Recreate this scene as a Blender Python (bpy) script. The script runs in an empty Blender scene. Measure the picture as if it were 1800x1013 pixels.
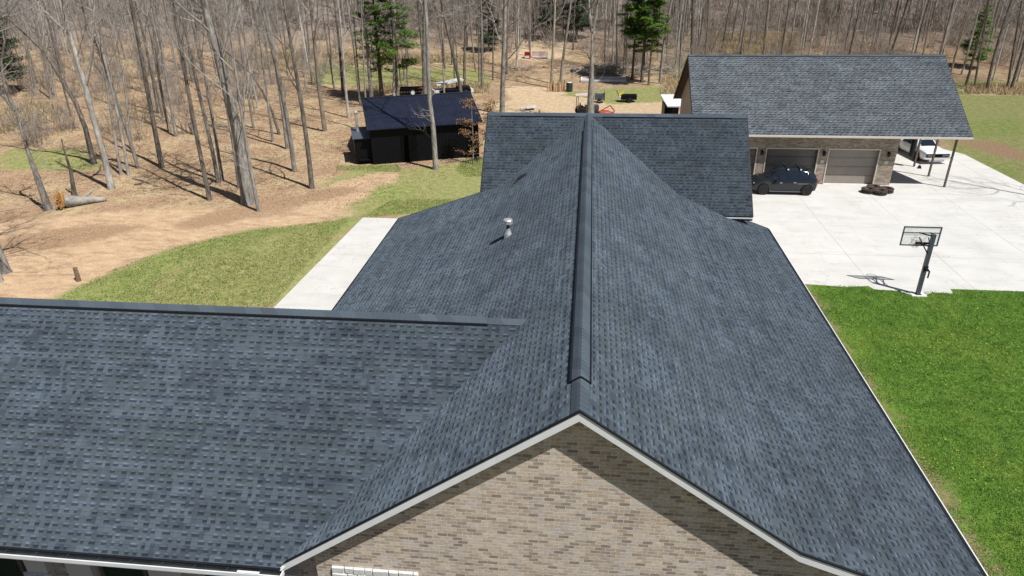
import bpy, math, random, json
import numpy as np
from mathutils import Vector, Matrix

sc = bpy.context.scene
COL = sc.collection
rnd = random.Random(7)
R_ = math.radians

# ------------------------------------------------------------ camera
def cam_setup():
    p, y, r = R_(26.1451), R_(6.3982), R_(-0.813)
    fwd = Vector((-math.sin(y)*math.cos(p), math.cos(y)*math.cos(p), -math.sin(p)))
    right = Vector((math.cos(y), math.sin(y), 0)); up = right.cross(fwd)
    r2 = right*math.cos(r)+up*math.sin(r); u2 = -right*math.sin(r)+up*math.cos(r)
    cam = bpy.data.cameras.new('camera'); o = bpy.data.objects.new('camera', cam); COL.objects.link(o)
    M = Matrix(((r2.x, u2.x, -fwd.x, 0), (r2.y, u2.y, -fwd.y, 0), (r2.z, u2.z, -fwd.z, 0), (0, 0, 0, 1)))
    M.translation = Vector((-0.048, -10.292, 14.693))
    o.matrix_world = M
    cam.sensor_fit = 'HORIZONTAL'; cam.sensor_width = 36.0
    cam.lens = 1211.744/1800*36.0
    cam.clip_start = 0.1; cam.clip_end = 4000
    sc.camera = o
cam_setup()

# ------------------------------------------------------------ light
SUN = Vector((0.52, -0.37, 1.0)).normalized()
elev = math.asin(SUN.z); azim = math.atan2(SUN.x, SUN.y)
w = bpy.data.worlds.new('World'); sc.world = w; w.use_nodes = True
nt = w.node_tree; nt.nodes.clear()
sky = nt.nodes.new('ShaderNodeTexSky'); sky.sky_type = 'NISHITA'; sky.sun_disc = False
sky.sun_elevation = elev; sky.sun_rotation = azim; sky.altitude = 200; sky.dust_density = 1.0
bg = nt.nodes.new('ShaderNodeBackground'); bg.inputs[1].default_value = 0.05
wo = nt.nodes.new('ShaderNodeOutputWorld')
nt.links.new(sky.outputs[0], bg.inputs[0]); nt.links.new(bg.outputs[0], wo.inputs[0])
L = bpy.data.lights.new('sun', 'SUN'); L.energy = 5.0; L.angle = R_(0.5); L.color = (1.0, 0.972, 0.93)
lo = bpy.data.objects.new('sun', L); COL.objects.link(lo)
lo.rotation_euler = SUN.to_track_quat('Z', 'Y').to_euler()
sc.view_settings.view_transform = 'Standard'; sc.view_settings.look = 'None'
sc.view_settings.exposure = 0.07; sc.view_settings.gamma = 1.0

DATA = json.loads('''{"Z":{"green":[[[-24.6,14.64],[-24.84,17.23],[-24.31,20.0],[-22.82,22.84],[-20.6,25.05],[-18.74,26.31],[-16.01,27.46],[-13.59,28.8],[-12.61,31.89],[-8.52,32.41],[-8.09,30.01],[-11.52,29.17],[-13.46,28.39],[-14.27,25.01],[-16.74,25.69],[-18.96,23.78],[-20.55,21.71],[-20.89,18.48],[-19.66,15.04]],[[-18.67,38.28],[-18.99,39.48],[-14.34,40.09],[-13.63,38.19]],[[-9.69,38.86],[-9.45,41.18],[-8.13,42.87],[-7.37,37.57],[-8.56,37.21]],[[-43.76,36.71],[-45.46,38.49],[-42.95,40.31],[-40.83,38.14]],[[-14.74,32.58],[-14.68,35.09],[-11.32,34.64],[-12.24,31.94],[-13.79,31.35]],[[31.71,51.89],[34.0,56.96],[40.78,59.7],[36.63,51.74]],[[25.24,47.03],[26.11,48.16],[31.39,41.69],[29.09,37.29]]],"mixed":[[[-19.66,15.04],[-20.89,18.48],[-20.55,21.71],[-18.96,23.78],[-16.74,25.69],[-14.27,25.01],[-13.46,28.39],[-13.68,16.67]],[[-17.6,31.78],[-18.24,38.32],[-13.95,38.59],[-8.01,42.05],[-6.73,33.1],[-13.65,29.0]],[[25.64,38.36],[38.86,74.72],[45.17,77.86],[54.71,75.15],[30.68,33.97],[29.43,37.93]],[[-44.65,36.65],[-49.74,42.75],[-42.73,43.14],[-35.72,37.22]],[[-36.59,79.41],[-37.52,86.28],[-14.4,81.48],[-13.88,73.39],[-32.71,72.91]],[[-3.34,66.04],[-2.25,70.58],[9.58,73.99],[9.24,64.47],[1.53,63.03]],[[9.58,73.99],[11.08,90.05],[13.37,90.08],[10.55,70.98]],[[-27.76,73.03],[-30.01,82.92],[-13.13,83.17],[-11.4,70.32]]],"dirt":[[[-26.09,12.5],[-37.28,25.12],[-34.14,26.83],[-30.46,28.12],[-25.55,29.57],[-19.79,27.86],[-17.53,31.58],[-17.4,35.81],[-15.24,38.53],[-12.99,38.2],[-13.38,34.78],[-14.91,33.14],[-15.29,29.53],[-16.07,27.62],[-18.81,26.46],[-20.7,25.24],[-22.92,23.02],[-24.4,20.13],[-24.93,17.36],[-24.89,14.64]]],"brown":[[[29.79,50.62],[33.62,49.3],[33.91,46.52],[32.34,43.52],[30.91,46.35]],[[-24.94,26.51],[-21.04,31.53],[-16.3,34.98],[-15.09,33.74],[-19.65,29.23],[-23.4,25.69]],[[-33.72,23.55],[-30.42,26.4],[-24.68,26.05],[-29.09,23.05],[-31.76,21.2]]],"sand":[[[-10.77,57.3],[-10.95,62.49],[-8.26,65.57],[-2.18,68.18],[2.72,63.66],[8.76,65.6],[9.11,58.2]],[[-10.64,88.21],[-11.47,100.29],[-4.17,102.03],[-3.01,93.39],[-5.84,86.57]],[[-8.26,65.57],[-10.46,73.48],[-3.62,72.11],[-2.2,68.79]]],"tan":[[[-53.92,43.88],[-63.64,54.83],[-62.19,57.66],[-61.83,62.23],[-55.55,58.82],[-52.03,52.79],[-53.53,48.67]],[[-48.24,80.95],[-51.57,89.66],[-43.22,92.53],[-38.14,88.01],[-38.79,81.09]],[[-38.75,89.74],[-32.56,91.52],[-14.03,89.9],[-13.49,85.85],[-33.58,84.23]],[[8.52,77.08],[10.71,78.68],[10.22,67.99],[7.95,66.46]],[[15.44,88.43],[17.41,103.61],[30.79,103.5],[27.25,88.51]],[[40.03,70.44],[42.58,74.84],[54.71,75.15],[51.06,68.8]],[[-58.63,96.82],[-56.72,98.66],[-48.25,84.39],[-49.89,82.66]],[[-25.63,68.31],[-26.57,71.44],[-21.47,73.19],[-11.83,73.45],[-11.2,68.8]]]},"T":[[[165,288],[-38.51,38.9,-0.0],0.201,[0,0],"dark"],[[213,307],[-34.5,36.26,-0.0],0.127,[0.057,0.042],"white"],[[226,308],[-33.85,36.16,-0.01],0.127,[0.035,0.025],"white"],[[243,296],[-34.2,37.94,-0.01],0.153,[-0.041,-0.029],"grey"],[[285,296],[-32.32,38.05,-0.01],0.218,[0.033,0.022],"dark"],[[369,352],[-24.82,31.07,-0.01],0.17,[0.019,0.011],"dark"],[[384,322],[-26.09,34.73,-0.01],0.163,[0.027,0.016],"grey"],[[391,317],[-26.12,35.38,-0.0],0.144,[0.034,0.019],"grey"],[[310,240],[-36.75,47.84,-0.0],0.154,[0.072,0.044],"grey"],[[298,232],[-38.35,49.48,-0.01],0.158,[0.017,0.011],"grey"],[[518,302],[-21.67,37.81,-0.01],0.191,[-0.024,-0.011],"grey"],[[548,331],[-18.91,34.01,-0.01],0.198,[0.025,0.01],"dark"],[[505,262],[-24.87,44.19,-0.01],0.166,[0.012,0.005],"grey"],[[571,231],[-23.88,50.46,-0.01],0.234,[0.008,0.003],"tan"],[[613,207],[-23.49,56.18,-0.01],0.169,[-0.016,-0.006],"white"],[[603,170],[-27.58,66.68,0.03],0.193,[0.017,0.006],"dark"],[[633,185],[-24.22,62.24,-0.0],0.121,[-0.04,-0.014],"grey"],[[654,183],[-23.09,62.87,0.0],0.275,[-0.022,-0.007],"grey"],[[693,181],[-20.85,63.59,-0.0],0.184,[0.056,0.015],"white"],[[717,158],[-21.06,70.66,0.11],0.133,[0.026,0.007],"grey"],[[749,215],[-15.36,54.57,-0.01],0.272,[0.047,0.011],"grey"],[[781,176],[-15.68,65.27,0.01],0.125,[0.042,0.008],"tan"],[[813,178],[-13.57,64.75,0.01],0.216,[-0.121,-0.024],"dark"],[[817,160],[-14.24,70.22,0.1],0.197,[0.068,0.011],"dark"],[[848,158],[-12.28,70.91,0.12],0.231,[-0.002,-0.0],"grey"],[[883,201],[-8.48,58.45,-0.01],0.312,[-0.002,-0.0],"grey"],[[890,130],[-10.5,79.9,0.51],0.181,[-0.018,-0.002],"dark"],[[908,121],[-9.49,82.89,0.69],0.186,[0.045,0.004],"white"],[[932,100],[-8.27,89.93,1.24],0.119,[-0.022,-0.002],"grey"],[[969,154],[-4.37,72.38,0.17],0.2,[0.008,0.0],"tan"],[[985,149],[-3.37,73.96,0.22],0.203,[0.061,0.002],"grey"],[[1076,124],[2.9,82.1,0.64],0.146,[-0.031,0.001],"white"],[[1085,126],[3.53,81.41,0.6],0.145,[-0.026,0.001],"dark"],[[1100,129],[4.57,80.5,0.54],0.143,[-0.028,0.001],"dark"],[[1160,148],[8.32,74.58,0.25],0.201,[0.046,-0.005],"grey"],[[1197,121],[11.67,83.19,0.71],0.146,[-0.101,0.012],"dark"],[[1216,100],[13.83,90.07,1.26],0.272,[-0.057,0.008],"dark"],[[1697,153],[41.99,73.94,0.22],0.16,[-0.001,0.0],"dark"],[[1713,153],[42.97,73.96,0.22],0.127,[-0.092,0.046],"dark"],[[1734,160],[43.29,71.96,0.15],0.187,[-0.01,0.005],"dark"],[[1771,156],[46.05,73.18,0.19],0.157,[-0.091,0.05],"dark"],[[1777,159],[45.96,72.3,0.17],0.187,[-0.023,0.013],"dark"],[[1690,132],[44.32,80.23,0.53],0.136,[-0.021,0.01],"white"],[[90,175],[-61.03,63.89,-0.0],0.162,[0.146,0.117],"grey"],[[98,170],[-61.65,65.48,0.02],0.132,[0.161,0.128],"white"],[[60,165],[-65.54,66.98,0.04],0.135,[0.128,0.107],"grey"],[[125,205],[-52.36,55.33,-0.0],0.116,[0.013,0.01],"dark"],[[420,330],[-24.12,33.81,-0.01],0.119,[0.02,0.011],"grey"],[[446,226],[-31.02,51.2,-0.0],0.133,[0.018,0.009],"grey"],[[480,250],[-27.04,46.35,-0.01],0.123,[0.017,0.008],"grey"],[[232,265],[-37.86,42.9,-0.01],0.095,[0.08,0.056],"grey"],[[455,372],[-20.54,29.13,-0.0],0.144,[0.008,0.004],"grey"],[[340,238],[-35.39,48.32,-0.0],0.129,[0.074,0.043],"grey"],[[645,232],[-19.91,50.42,-0.0],0.078,[0.068,0.022],"grey"],[[1240,100],[15.66,90.1,1.25],0.155,[-0.044,0.007],"dark"],[[1340,108],[22.66,87.53,1.03],0.15,[-0.027,0.006],"dark"],[[1420,108],[28.47,87.58,1.04],0.112,[0.012,-0.003],"white"],[[1490,108],[33.49,87.63,1.04],0.186,[0.05,-0.017],"dark"],[[1560,108],[38.45,87.63,1.05],0.185,[0.075,-0.03],"dark"],[[1600,110],[41.05,87.06,1.0],0.147,[0.01,-0.004],"white"],[[1650,115],[43.89,85.51,0.88],0.18,[0.029,-0.013],"grey"],[[-6,496],[-29.34,18.08,-0.0],0.315,[0.084,0.086],"white"],[[12,480],[-29.68,19.17,-0.02],0.265,[-0.015,-0.015],"grey"]],"SP":{"B":[[-38.51,38.9,-0.0],[[0,0,0],[0.14,-0.0,2.82],[-0.06,0.0,4.71],[-0.83,0.0,6.91],[-1.36,-0.0,8.44],[-2.75,0.0,10.02],[-3.86,0.0,11.25]]],"C":[[-32.97,32.82,-0.0],[[0,0,0],[0.14,-0.0,2.67],[0.11,0.0,5.06],[0.18,-0.0,7.13],[0.13,0.0,8.52],[0.13,0.0,10.01],[0.04,0.0,12.25]]],"Cf":[[-32.97,32.82,-0.0],[[0,0,0],[0.18,-0.0,7.13],[1.07,0.0,8.63],[1.67,0.0,10.25],[2.39,-0.0,12.24]]],"A":[[-34.52,28.59,-0.0],[[0,0,0],[-0.12,0.0,3.67],[-0.07,0.0,5.44],[-0.11,0.0,6.47]]],"Af1":[[-34.52,28.59,-0.0],[[0,0,0],[-0.11,0.0,6.47],[-0.45,0.0,6.97],[-0.89,0.0,7.81]]],"Af2":[[-34.52,28.59,-0.0],[[0,0,0],[-0.11,0.0,6.47],[-0.22,0.0,7.81],[0.04,0.0,9.12],[0.91,0.0,10.7]]],"I":[[-21.89,30.56,-0.0],[[0,0,0],[0.17,0.0,4.42],[0.07,0.0,6.52],[-0.08,0.0,8.1],[-0.14,0.0,9.51],[-0.28,0.0,10.69],[-0.37,0.0,12.32]]],"J3":[[-27.67,49.18,-0.01],[[0,0,0],[-0.34,0.0,2.08],[-0.92,0.0,3.81],[-1.73,0.0,5.36],[-3.48,-0.0,7.01],[-4.8,0.0,8.08]]],"K8":[[0.21,55.33,-0.01],[[0,0,0],[-0.03,0.0,4.91],[-0.1,0.0,8.18]]],"K8a":[[0.21,55.33,-0.01],[[0,0,0],[-0.1,0.0,8.18],[-0.4,0.0,9.5],[-0.49,0.0,10.66]]],"K8b":[[0.21,55.33,-0.01],[[0,0,0],[-0.1,0.0,8.18],[0.2,0.0,9.5],[0.3,0.0,10.66]]],"shed":[[-11.2,39.07,-0.01],[[0,0,0],[0.01,0.0,2.9],[-0.14,0.0,5.11],[0.01,0.0,10.3],[-0.01,-0.0,11.74]]],"dead":[[-34.62,31.24,-0.01],[[0,0,0],[0.28,0.0,1.8],[0.26,0.0,3.27],[0.31,0.0,3.91]]]},"PI":{"p1":[-22.4,64.41,0.01],"p2":[-20.41,63.61,-0.0],"p3":[6.23,75.12,0.27],"p4":[5.17,76.68,0.34],"p5":[6.93,73.63,0.21],"p6":[-2.12,100.25,2.34],"p7":[-68.75,66.87,0.04]}}''')

# ------------------------------------------------------------ node helper
class NB:
    def __init__(s, name, rough=0.9, spec=0.3, metal=0.0):
        s.mat = bpy.data.materials.new(name); s.mat.use_nodes = True
        s.t = s.mat.node_tree; s.t.nodes.clear()
        s.out = s.t.nodes.new('ShaderNodeOutputMaterial')
        s.b = s.t.nodes.new('ShaderNodeBsdfPrincipled')
        s.t.links.new(s.b.outputs[0], s.out.inputs[0])
        s.b.inputs['Roughness'].default_value = rough
        s.b.inputs['Specular IOR Level'].default_value = spec
        s.b.inputs['Metallic'].default_value = metal
    def n(s, typ): return s.t.nodes.new(typ)
    def put(s, sock, v):
        if isinstance(v, bpy.types.NodeSocket): s.t.links.new(v, sock)
        elif isinstance(v, (tuple, list)):
            v = tuple(v)
            if len(sock.default_value) == 4 and len(v) == 3: v = v+(1.0,)
            sock.default_value = v
        else:
            try: sock.default_value = v
            except TypeError: sock.default_value = (v, v, v)
    def m(s, op, a, b=None, c=None, clamp=False):
        n = s.n('ShaderNodeMath'); n.operation = op; n.use_clamp = clamp
        s.put(n.inputs[0], a)
        if b is not None: s.put(n.inputs[1], b)
        if c is not None: s.put(n.inputs[2], c)
        return n.outputs[0]
    def xyz(s, x=0, y=0, z=0):
        n = s.n('ShaderNodeCombineXYZ')
        for i, v in enumerate((x, y, z)): s.put(n.inputs[i], v)
        return n.outputs[0]
    def sep(s, v):
        n = s.n('ShaderNodeSeparateXYZ'); s.put(n.inputs[0], v); return n.outputs
    def wn(s, x, y=0, z=0):
        n = s.n('ShaderNodeTexWhiteNoise'); n.noise_dimensions = '3D'; s.put(n.inputs[0], s.xyz(x, y, z)); return n.outputs[0]
    def noise(s, vec, scale, detail=4, rough=0.55):
        n = s.n('ShaderNodeTexNoise'); s.put(n.inputs['Vector'], vec)
        n.inputs['Scale'].default_value = scale; n.inputs['Detail'].default_value = detail; n.inputs['Roughness'].default_value = rough
        return n.outputs[0]
    def obj(s): return s.n('ShaderNodeTexCoord').outputs['Object']
    def uv(s): return s.n('ShaderNodeTexCoord').outputs['UV']
    def pos(s): return s.n('ShaderNodeNewGeometry').outputs['Position']
    def oid(s): return s.n('ShaderNodeObjectInfo').outputs['Random']
    def scale(s, v, k):
        n = s.n('ShaderNodeVectorMath'); n.operation = 'MULTIPLY'; s.put(n.inputs[0], v); s.put(n.inputs[1], k); return n.outputs[0]
    def mix(s, f, a, b, mode='MIX'):
        n = s.n('ShaderNodeMix'); n.data_type = 'RGBA'; n.blend_type = mode
        s.put(n.inputs[0], f); s.put(n.inputs[6], a); s.put(n.inputs[7], b); return n.outputs[2]
    def ramp(s, f, stops, const=False):
        n = s.n('ShaderNodeValToRGB'); s.put(n.inputs[0], f); cr = n.color_ramp
        if const: cr.interpolation = 'CONSTANT'
        while len(cr.elements) < len(stops): cr.elements.new(0.5)
        for e, (p, c) in zip(cr.elements, stops): e.position = p; e.color = tuple(c)+(1,) if len(c) == 3 else c
        return n.outputs[0]
    def rng(s, v, a, b, c=0, d=1):
        n = s.n('ShaderNodeMapRange'); s.put(n.inputs[0], v)
        for i, k in enumerate((a, b, c, d)): n.inputs[i+1].default_value = k
        return n.outputs[0]
    def bump(s, h, strength=0.5, dist=0.01):
        n = s.n('ShaderNodeBump'); n.inputs['Strength'].default_value = strength; n.inputs['Distance'].default_value = dist
        s.put(n.inputs['Height'], h); s.t.links.new(n.outputs[0], s.b.inputs['Normal'])
    def col(s, c): s.put(s.b.inputs['Base Color'], c)

def plain(name, c, rough=0.6, spec=0.4, metal=0.0, var=0.12, sc_=6.0, bump=0.0):
    b = NB(name, rough, spec, metal)
    f = b.noise(b.pos(), sc_, 4, 0.6)
    lo_ = tuple(x*(1-var) for x in c); hi = tuple(min(1, x*(1+var)) for x in c)
    b.col(b.mix(b.rng(f, 0.3, 0.7), lo_, hi))
    if bump: b.bump(b.noise(b.pos(), sc_*6, 3), 0.6, bump)
    return b.mat

def shingle_mat(name, A, B, Cc, E=0.160, T=0.24, lo_=0.5, hi=1.45):
    b = NB(name, 0.92, 0.25)
    o = b.sep(b.uv()); u, v = o[0], o[1]
    ve = b.m('DIVIDE', v, E)
    row = b.m('FLOOR', ve); fy = b.m('FRACT', ve)
    off = b.m('MULTIPLY', b.wn(row, 3.1), 9.0)
    x = b.m('ADD', b.m('DIVIDE', u, T), off)
    wob = b.m('MULTIPLY', b.m('SINE', b.m('ADD', b.m('MULTIPLY', x, 1.9), b.m('MULTIPLY', row, 5.3))), 0.15)
    x2 = b.m('ADD', x, wob)
    cell = b.m('FLOOR', x2); fx = b.m('FRACT', x2)
    r1 = b.wn(cell, row, 1.0); r2 = b.wn(cell, row, 5.0)
    wd = b.m('MULTIPLY_ADD', r1, 0.26, 0.40)
    slot = b.m('LESS_THAN', fx, wd)
    present = b.m('GREATER_THAN', r2, 0.07)
    slot = b.m('MULTIPLY', slot, present)
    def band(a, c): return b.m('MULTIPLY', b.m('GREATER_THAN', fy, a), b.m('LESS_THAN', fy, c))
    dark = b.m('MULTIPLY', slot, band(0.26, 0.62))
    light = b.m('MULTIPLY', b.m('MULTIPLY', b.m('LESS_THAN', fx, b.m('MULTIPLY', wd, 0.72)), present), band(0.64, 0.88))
    butt_shadow = band(0.56, 0.62)  # thin shadow under each course edge, painted into the colour
    half = b.m('GREATER_THAN', fx, wd)
    tone = b.wn(b.m('ADD', b.m('MULTIPLY', cell, 2.0), half), row, 9.0)
    tone2 = b.wn(b.m('FLOOR', b.m('DIVIDE', b.m('ADD', u, b.m('MULTIPLY', row, 0.37)), 0.98)), row, 4.0)
    tt = b.m('ADD', b.m('MULTIPLY', tone, 0.62), b.m('MULTIPLY', tone2, 0.38))
    c = b.mix(b.rng(tt, 0.12, 0.88), A, B)
    pick = b.m('GREATER_THAN', b.wn(b.m('FLOOR', b.m('DIVIDE', x, 4.0)), row, 2.0), 0.72)
    c = b.mix(b.m('MULTIPLY', pick, 0.4), c, Cc)
    big = b.noise(b.xyz(u, v, 0), 0.45, 5, 0.65)
    mul = b.rng(big, 0.3, 0.7, 0.80, 1.20)
    c = b.mix(1.0, c, b.xyz(mul, mul, mul), 'MULTIPLY')
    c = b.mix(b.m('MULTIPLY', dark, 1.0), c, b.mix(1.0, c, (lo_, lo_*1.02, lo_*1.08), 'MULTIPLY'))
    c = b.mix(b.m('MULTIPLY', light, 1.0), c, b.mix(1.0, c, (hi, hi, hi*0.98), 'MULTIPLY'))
    c = b.mix(b.m('MULTIPLY', butt_shadow, 0.55), c, b.mix(1.0, c, (0.45, 0.45, 0.5), 'MULTIPLY'))
    g = b.noise(b.xyz(u, v, 0), 60, 3, 0.8); gm = b.rng(g, 0.3, 0.7, 0.88, 1.12)
    c = b.mix(1.0, c, b.xyz(gm, gm, gm), 'MULTIPLY')
    b.col(c)
    h = b.m('SUBTRACT', 1.0, b.m('FRACT', b.m('ADD', ve, 0.40)))
    h = b.m('SUBTRACT', h, b.m('MULTIPLY', slot, 0.35))
    b.bump(h, 0.7, 0.012); b.b.inputs['Diffuse Roughness'].default_value = 1.0
    return b.mat

def brick_mat(name, cols, mortar, BH=0.095, BW=0.235):
    b = NB(name, 0.9, 0.2)
    o = b.sep(b.uv()); u, v = o[0], o[1]
    ve = b.m('DIVIDE', v, BH); row = b.m('FLOOR', ve); fy = b.m('FRACT', ve)
    x = b.m('ADD', b.m('DIVIDE', u, BW), b.m('MULTIPLY', b.m('MODULO', row, 2.0), 0.5))
    x = b.m('ADD', x, b.m('MULTIPLY', b.wn(row, 1.0), 0.12))
    cell = b.m('FLOOR', x); fx = b.m('FRACT', x)
    r = b.wn(cell, row, 2.0)
    stops = [(i/len(cols), c) for i, c in enumerate(cols)]
    c = b.ramp(r, stops, True)
    st = b.noise(b.xyz(b.m('MULTIPLY', u, 9.0), b.m('MULTIPLY', v, 30.0), b.m('MULTIPLY', r, 40.0)), 1.0, 4, 0.7)
    sm = b.rng(st, 0.3, 0.7, 0.68, 1.3)
    c = b.mix(1.0, c, b.xyz(sm, sm, sm), 'MULTIPLY')
    big = b.rng(b.noise(b.xyz(u, v, 0), 0.7, 3), 0.3, 0.7, 0.9, 1.1)
    c = b.mix(1.0, c, b.xyz(big, big, big), 'MULTIPLY')
    mo = b.m('MAXIMUM', b.m('LESS_THAN', fx, 0.055), b.m('LESS_THAN', fy, 0.16))
    mn = b.rng(b.noise(b.xyz(u, v, 0), 14, 2), 0.3, 0.7, 0.75, 1.1)
    mc = b.mix(1.0, mortar, b.xyz(mn, mn, mn), 'MULTIPLY')
    b.col(b.mix(b.m('MULTIPLY', mo, 0.85), c, mc))
    b.bump(b.m('ADD', b.m('SUBTRACT', 1.0, mo), b.m('MULTIPLY', st, 0.5)), 0.6, 0.006)
    return b.mat

def bark_mat(name, A, B, green=0.0):
    b = NB(name, 0.95, 0.1)
    p = b.obj(); o = b.sep(p); r = b.oid()
    ps = b.xyz(b.m('ADD', o[0], b.m('MULTIPLY', r, 50.0)), o[1], b.m('MULTIPLY', o[2], 0.22))
    f = b.noise(ps, 9.0, 5, 0.7)
    f2 = b.noise(b.xyz(o[0], b.m('ADD', o[1], b.m('MULTIPLY', r, 30.0)), o[2]), 0.9, 4, 0.65)
    c = b.mix(b.rng(f, 0.35, 0.65), A, B)
    k = b.rng(f2, 0.35, 0.68, 0.7, 1.3)
    k = b.m('MULTIPLY', k, b.rng(r, 0, 1, 0.8, 1.2))
    c = b.mix(1.0, c, b.xyz(k, k, k), 'MULTIPLY')
    if green: c = b.mix(b.m('MULTIPLY', b.rng(f2, 0.5, 0.7), green), c, (0.09, 0.11, 0.05))
    b.col(c); b.bump(f, 0.8, 0.03)
    return b.mat

M = {}
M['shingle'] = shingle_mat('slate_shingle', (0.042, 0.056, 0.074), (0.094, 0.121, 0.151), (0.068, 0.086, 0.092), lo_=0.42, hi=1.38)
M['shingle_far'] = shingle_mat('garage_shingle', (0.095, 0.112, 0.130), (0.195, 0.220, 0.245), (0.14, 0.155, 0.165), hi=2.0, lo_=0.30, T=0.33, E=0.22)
M['cap'] = plain('ridge_cap_shingle', (0.085, 0.112, 0.142), 0.9, 0.3, var=0.2, sc_=2.5)
M['brick'] = brick_mat('tan_brick', [(.58, .475, .375), (.47, .385, .30), (.37, .30, .235), (.62, .53, .43), (.54, .44, .345), (.46, .385, .325), (.57, .48, .405), (.31, .25, .21), (.50, .395, .29), (.60, .515, .425), (.56, .50, .45), (.63, .54, .43)], (.78, .73, .65), 0.090, 0.215)
M['brickg'] = brick_mat('garage_brick', [(.30, .24, .18), (.36, .29, .22), (.22, .18, .14), (.33, .28, .22), (.26, .20, .16), (.40, .34, .28)], (.42, .37, .31))
M['white'] = plain('white_trim', (0.76, 0.78, 0.79), 0.45, 0.4, var=0.04, sc_=3)
M['trimtan'] = plain('cream_trim', (0.60, 0.56, 0.49), 0.5, 0.4, var=0.05)
M['black'] = plain('black_edge', (0.012, 0.014, 0.018), 0.6, 0.3)
M['gutin'] = plain('gutter_trough_and_shade', (0.03, 0.035, 0.038), 0.8, 0.3, var=0.4, sc_=3)
M['soffit'] = plain('soffit', (0.55, 0.55, 0.53), 0.7)
M['glass'] = plain('dark_glass', (0.02, 0.03, 0.035), 0.08, 0.6)
M['greend'] = plain('dark_green_paint', (0.012, 0.035, 0.02), 0.5, 0.4)
M['siding'] = plain('taupe_siding', (0.42, 0.385, 0.34), 0.6, var=0.05)
M['stone'] = plain('white_stone', (0.72, 0.72, 0.69), 0.8, 0.3, var=0.12, sc_=12, bump=0.02)
M['galv'] = plain('galvanised_steel', (0.62, 0.64, 0.66), 0.35, 0.5, 0.5, var=0.12)
M['galvpaint'] = plain('pale_grey_sheet', (0.72, 0.73, 0.74), 0.5, 0.5, var=0.08)
M['poleg'] = plain('slate_grey_powdercoat', (0.075, 0.09, 0.115), 0.45, 0.5, var=0.15)
M['orange'] = plain('rim_orange', (0.62, 0.34, 0.25), 0.5)
M['netwhite'] = plain('net_cord', (0.7, 0.7, 0.7), 0.9)
M['navy'] = plain('navy_metal_roof', (0.020, 0.025, 0.045), 0.33, 0.5, 0.2, var=0.25, sc_=1.5)
M['blackmetal'] = plain('black_metal_siding', (0.004, 0.0045, 0.006), 0.5, 0.25, var=0.3)
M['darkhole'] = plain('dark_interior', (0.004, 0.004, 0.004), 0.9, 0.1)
M['wood'] = plain('weathered_wood', (0.22, 0.155, 0.10), 0.9, 0.2, var=0.3, sc_=9)
M['postwood'] = plain('treated_post_wood', (0.14, 0.115, 0.092), 0.9, 0.2, var=0.3, sc_=9)
M['palewood'] = plain('sawn_pale_wood', (0.50, 0.34, 0.21), 0.9, 0.2, var=0.35, sc_=12)
M['rotwood'] = plain('orange_split_wood', (0.50, 0.27, 0.09), 0.9, 0.2, var=0.5, sc_=10, bump=0.05)
M['rubber'] = plain('tyre_rubber', (0.022, 0.021, 0.02), 0.85, 0.3, var=0.3)
M['dusty'] = plain('dusty_tread', (0.12, 0.10, 0.082), 0.95, 0.2, var=0.4, sc_=14)
M['rustc'] = plain('rust_dust', (0.34, 0.20, 0.14), 0.9, 0.2, var=0.3, sc_=14)
M['carblue'] = plain('slate_blue_car_paint', (0.022, 0.026, 0.032), 0.2, 0.7, 0.3, var=0.05)
M['carwhite'] = plain('white_car_paint', (0.74, 0.76, 0.77), 0.25, 0.5, 0.0, var=0.03)
M['chrome'] = plain('chrome', (0.75, 0.75, 0.76), 0.15, 0.5, 1.0, var=0.03)
M['alloy'] = plain('dark_alloy', (0.16, 0.16, 0.165), 0.35, 0.5, 0.6)
M['cgls'] = plain('car_glass', (0.012, 0.018, 0.03), 0.05, 0.7, 0.0, var=0.05)
M['lampred'] = plain('tail_lamp', (0.30, 0.02, 0.02), 0.2, 0.6)
M['redpaint'] = plain('faded_red_paint', (0.42, 0.08, 0.05), 0.5, 0.4, var=0.25)
M['pinkcanopy'] = plain('sun_bleached_canopy', (0.62, 0.50, 0.46), 0.6, var=0.1)
M['yellow'] = plain('yellow_paint', (0.60, 0.52, 0.05), 0.5)
M['barrel'] = plain('dark_green_drum', (0.03, 0.045, 0.035), 0.5)
M['bark_grey'] = bark_mat('grey_bark', (0.15, 0.135, 0.12), (0.42, 0.39, 0.35), 0.3)
M['bark_dark'] = bark_mat('dark_bark', (0.07, 0.06, 0.052), (0.26, 0.23, 0.20), 0.35)
M['bark_white'] = bark_mat('pale_bark', (0.30, 0.275, 0.24), (0.56, 0.53, 0.48))
M['bark_tan'] = bark_mat('tan_bark', (0.22, 0.18, 0.135), (0.42, 0.36, 0.285))
M['twig'] = bark_mat('twigs', (0.26, 0.235, 0.21), (0.46, 0.425, 0.385))
M['twigpale'] = bark_mat('pale_twigs', (0.26, 0.235, 0.205), (0.44, 0.41, 0.37))
M['woodsbark'] = bark_mat('woods_bark', (0.24, 0.215, 0.195), (0.50, 0.465, 0.43))
M['brush'] = bark_mat('brush_twigs', (0.25, 0.21, 0.178), (0.46, 0.40, 0.345))

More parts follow.
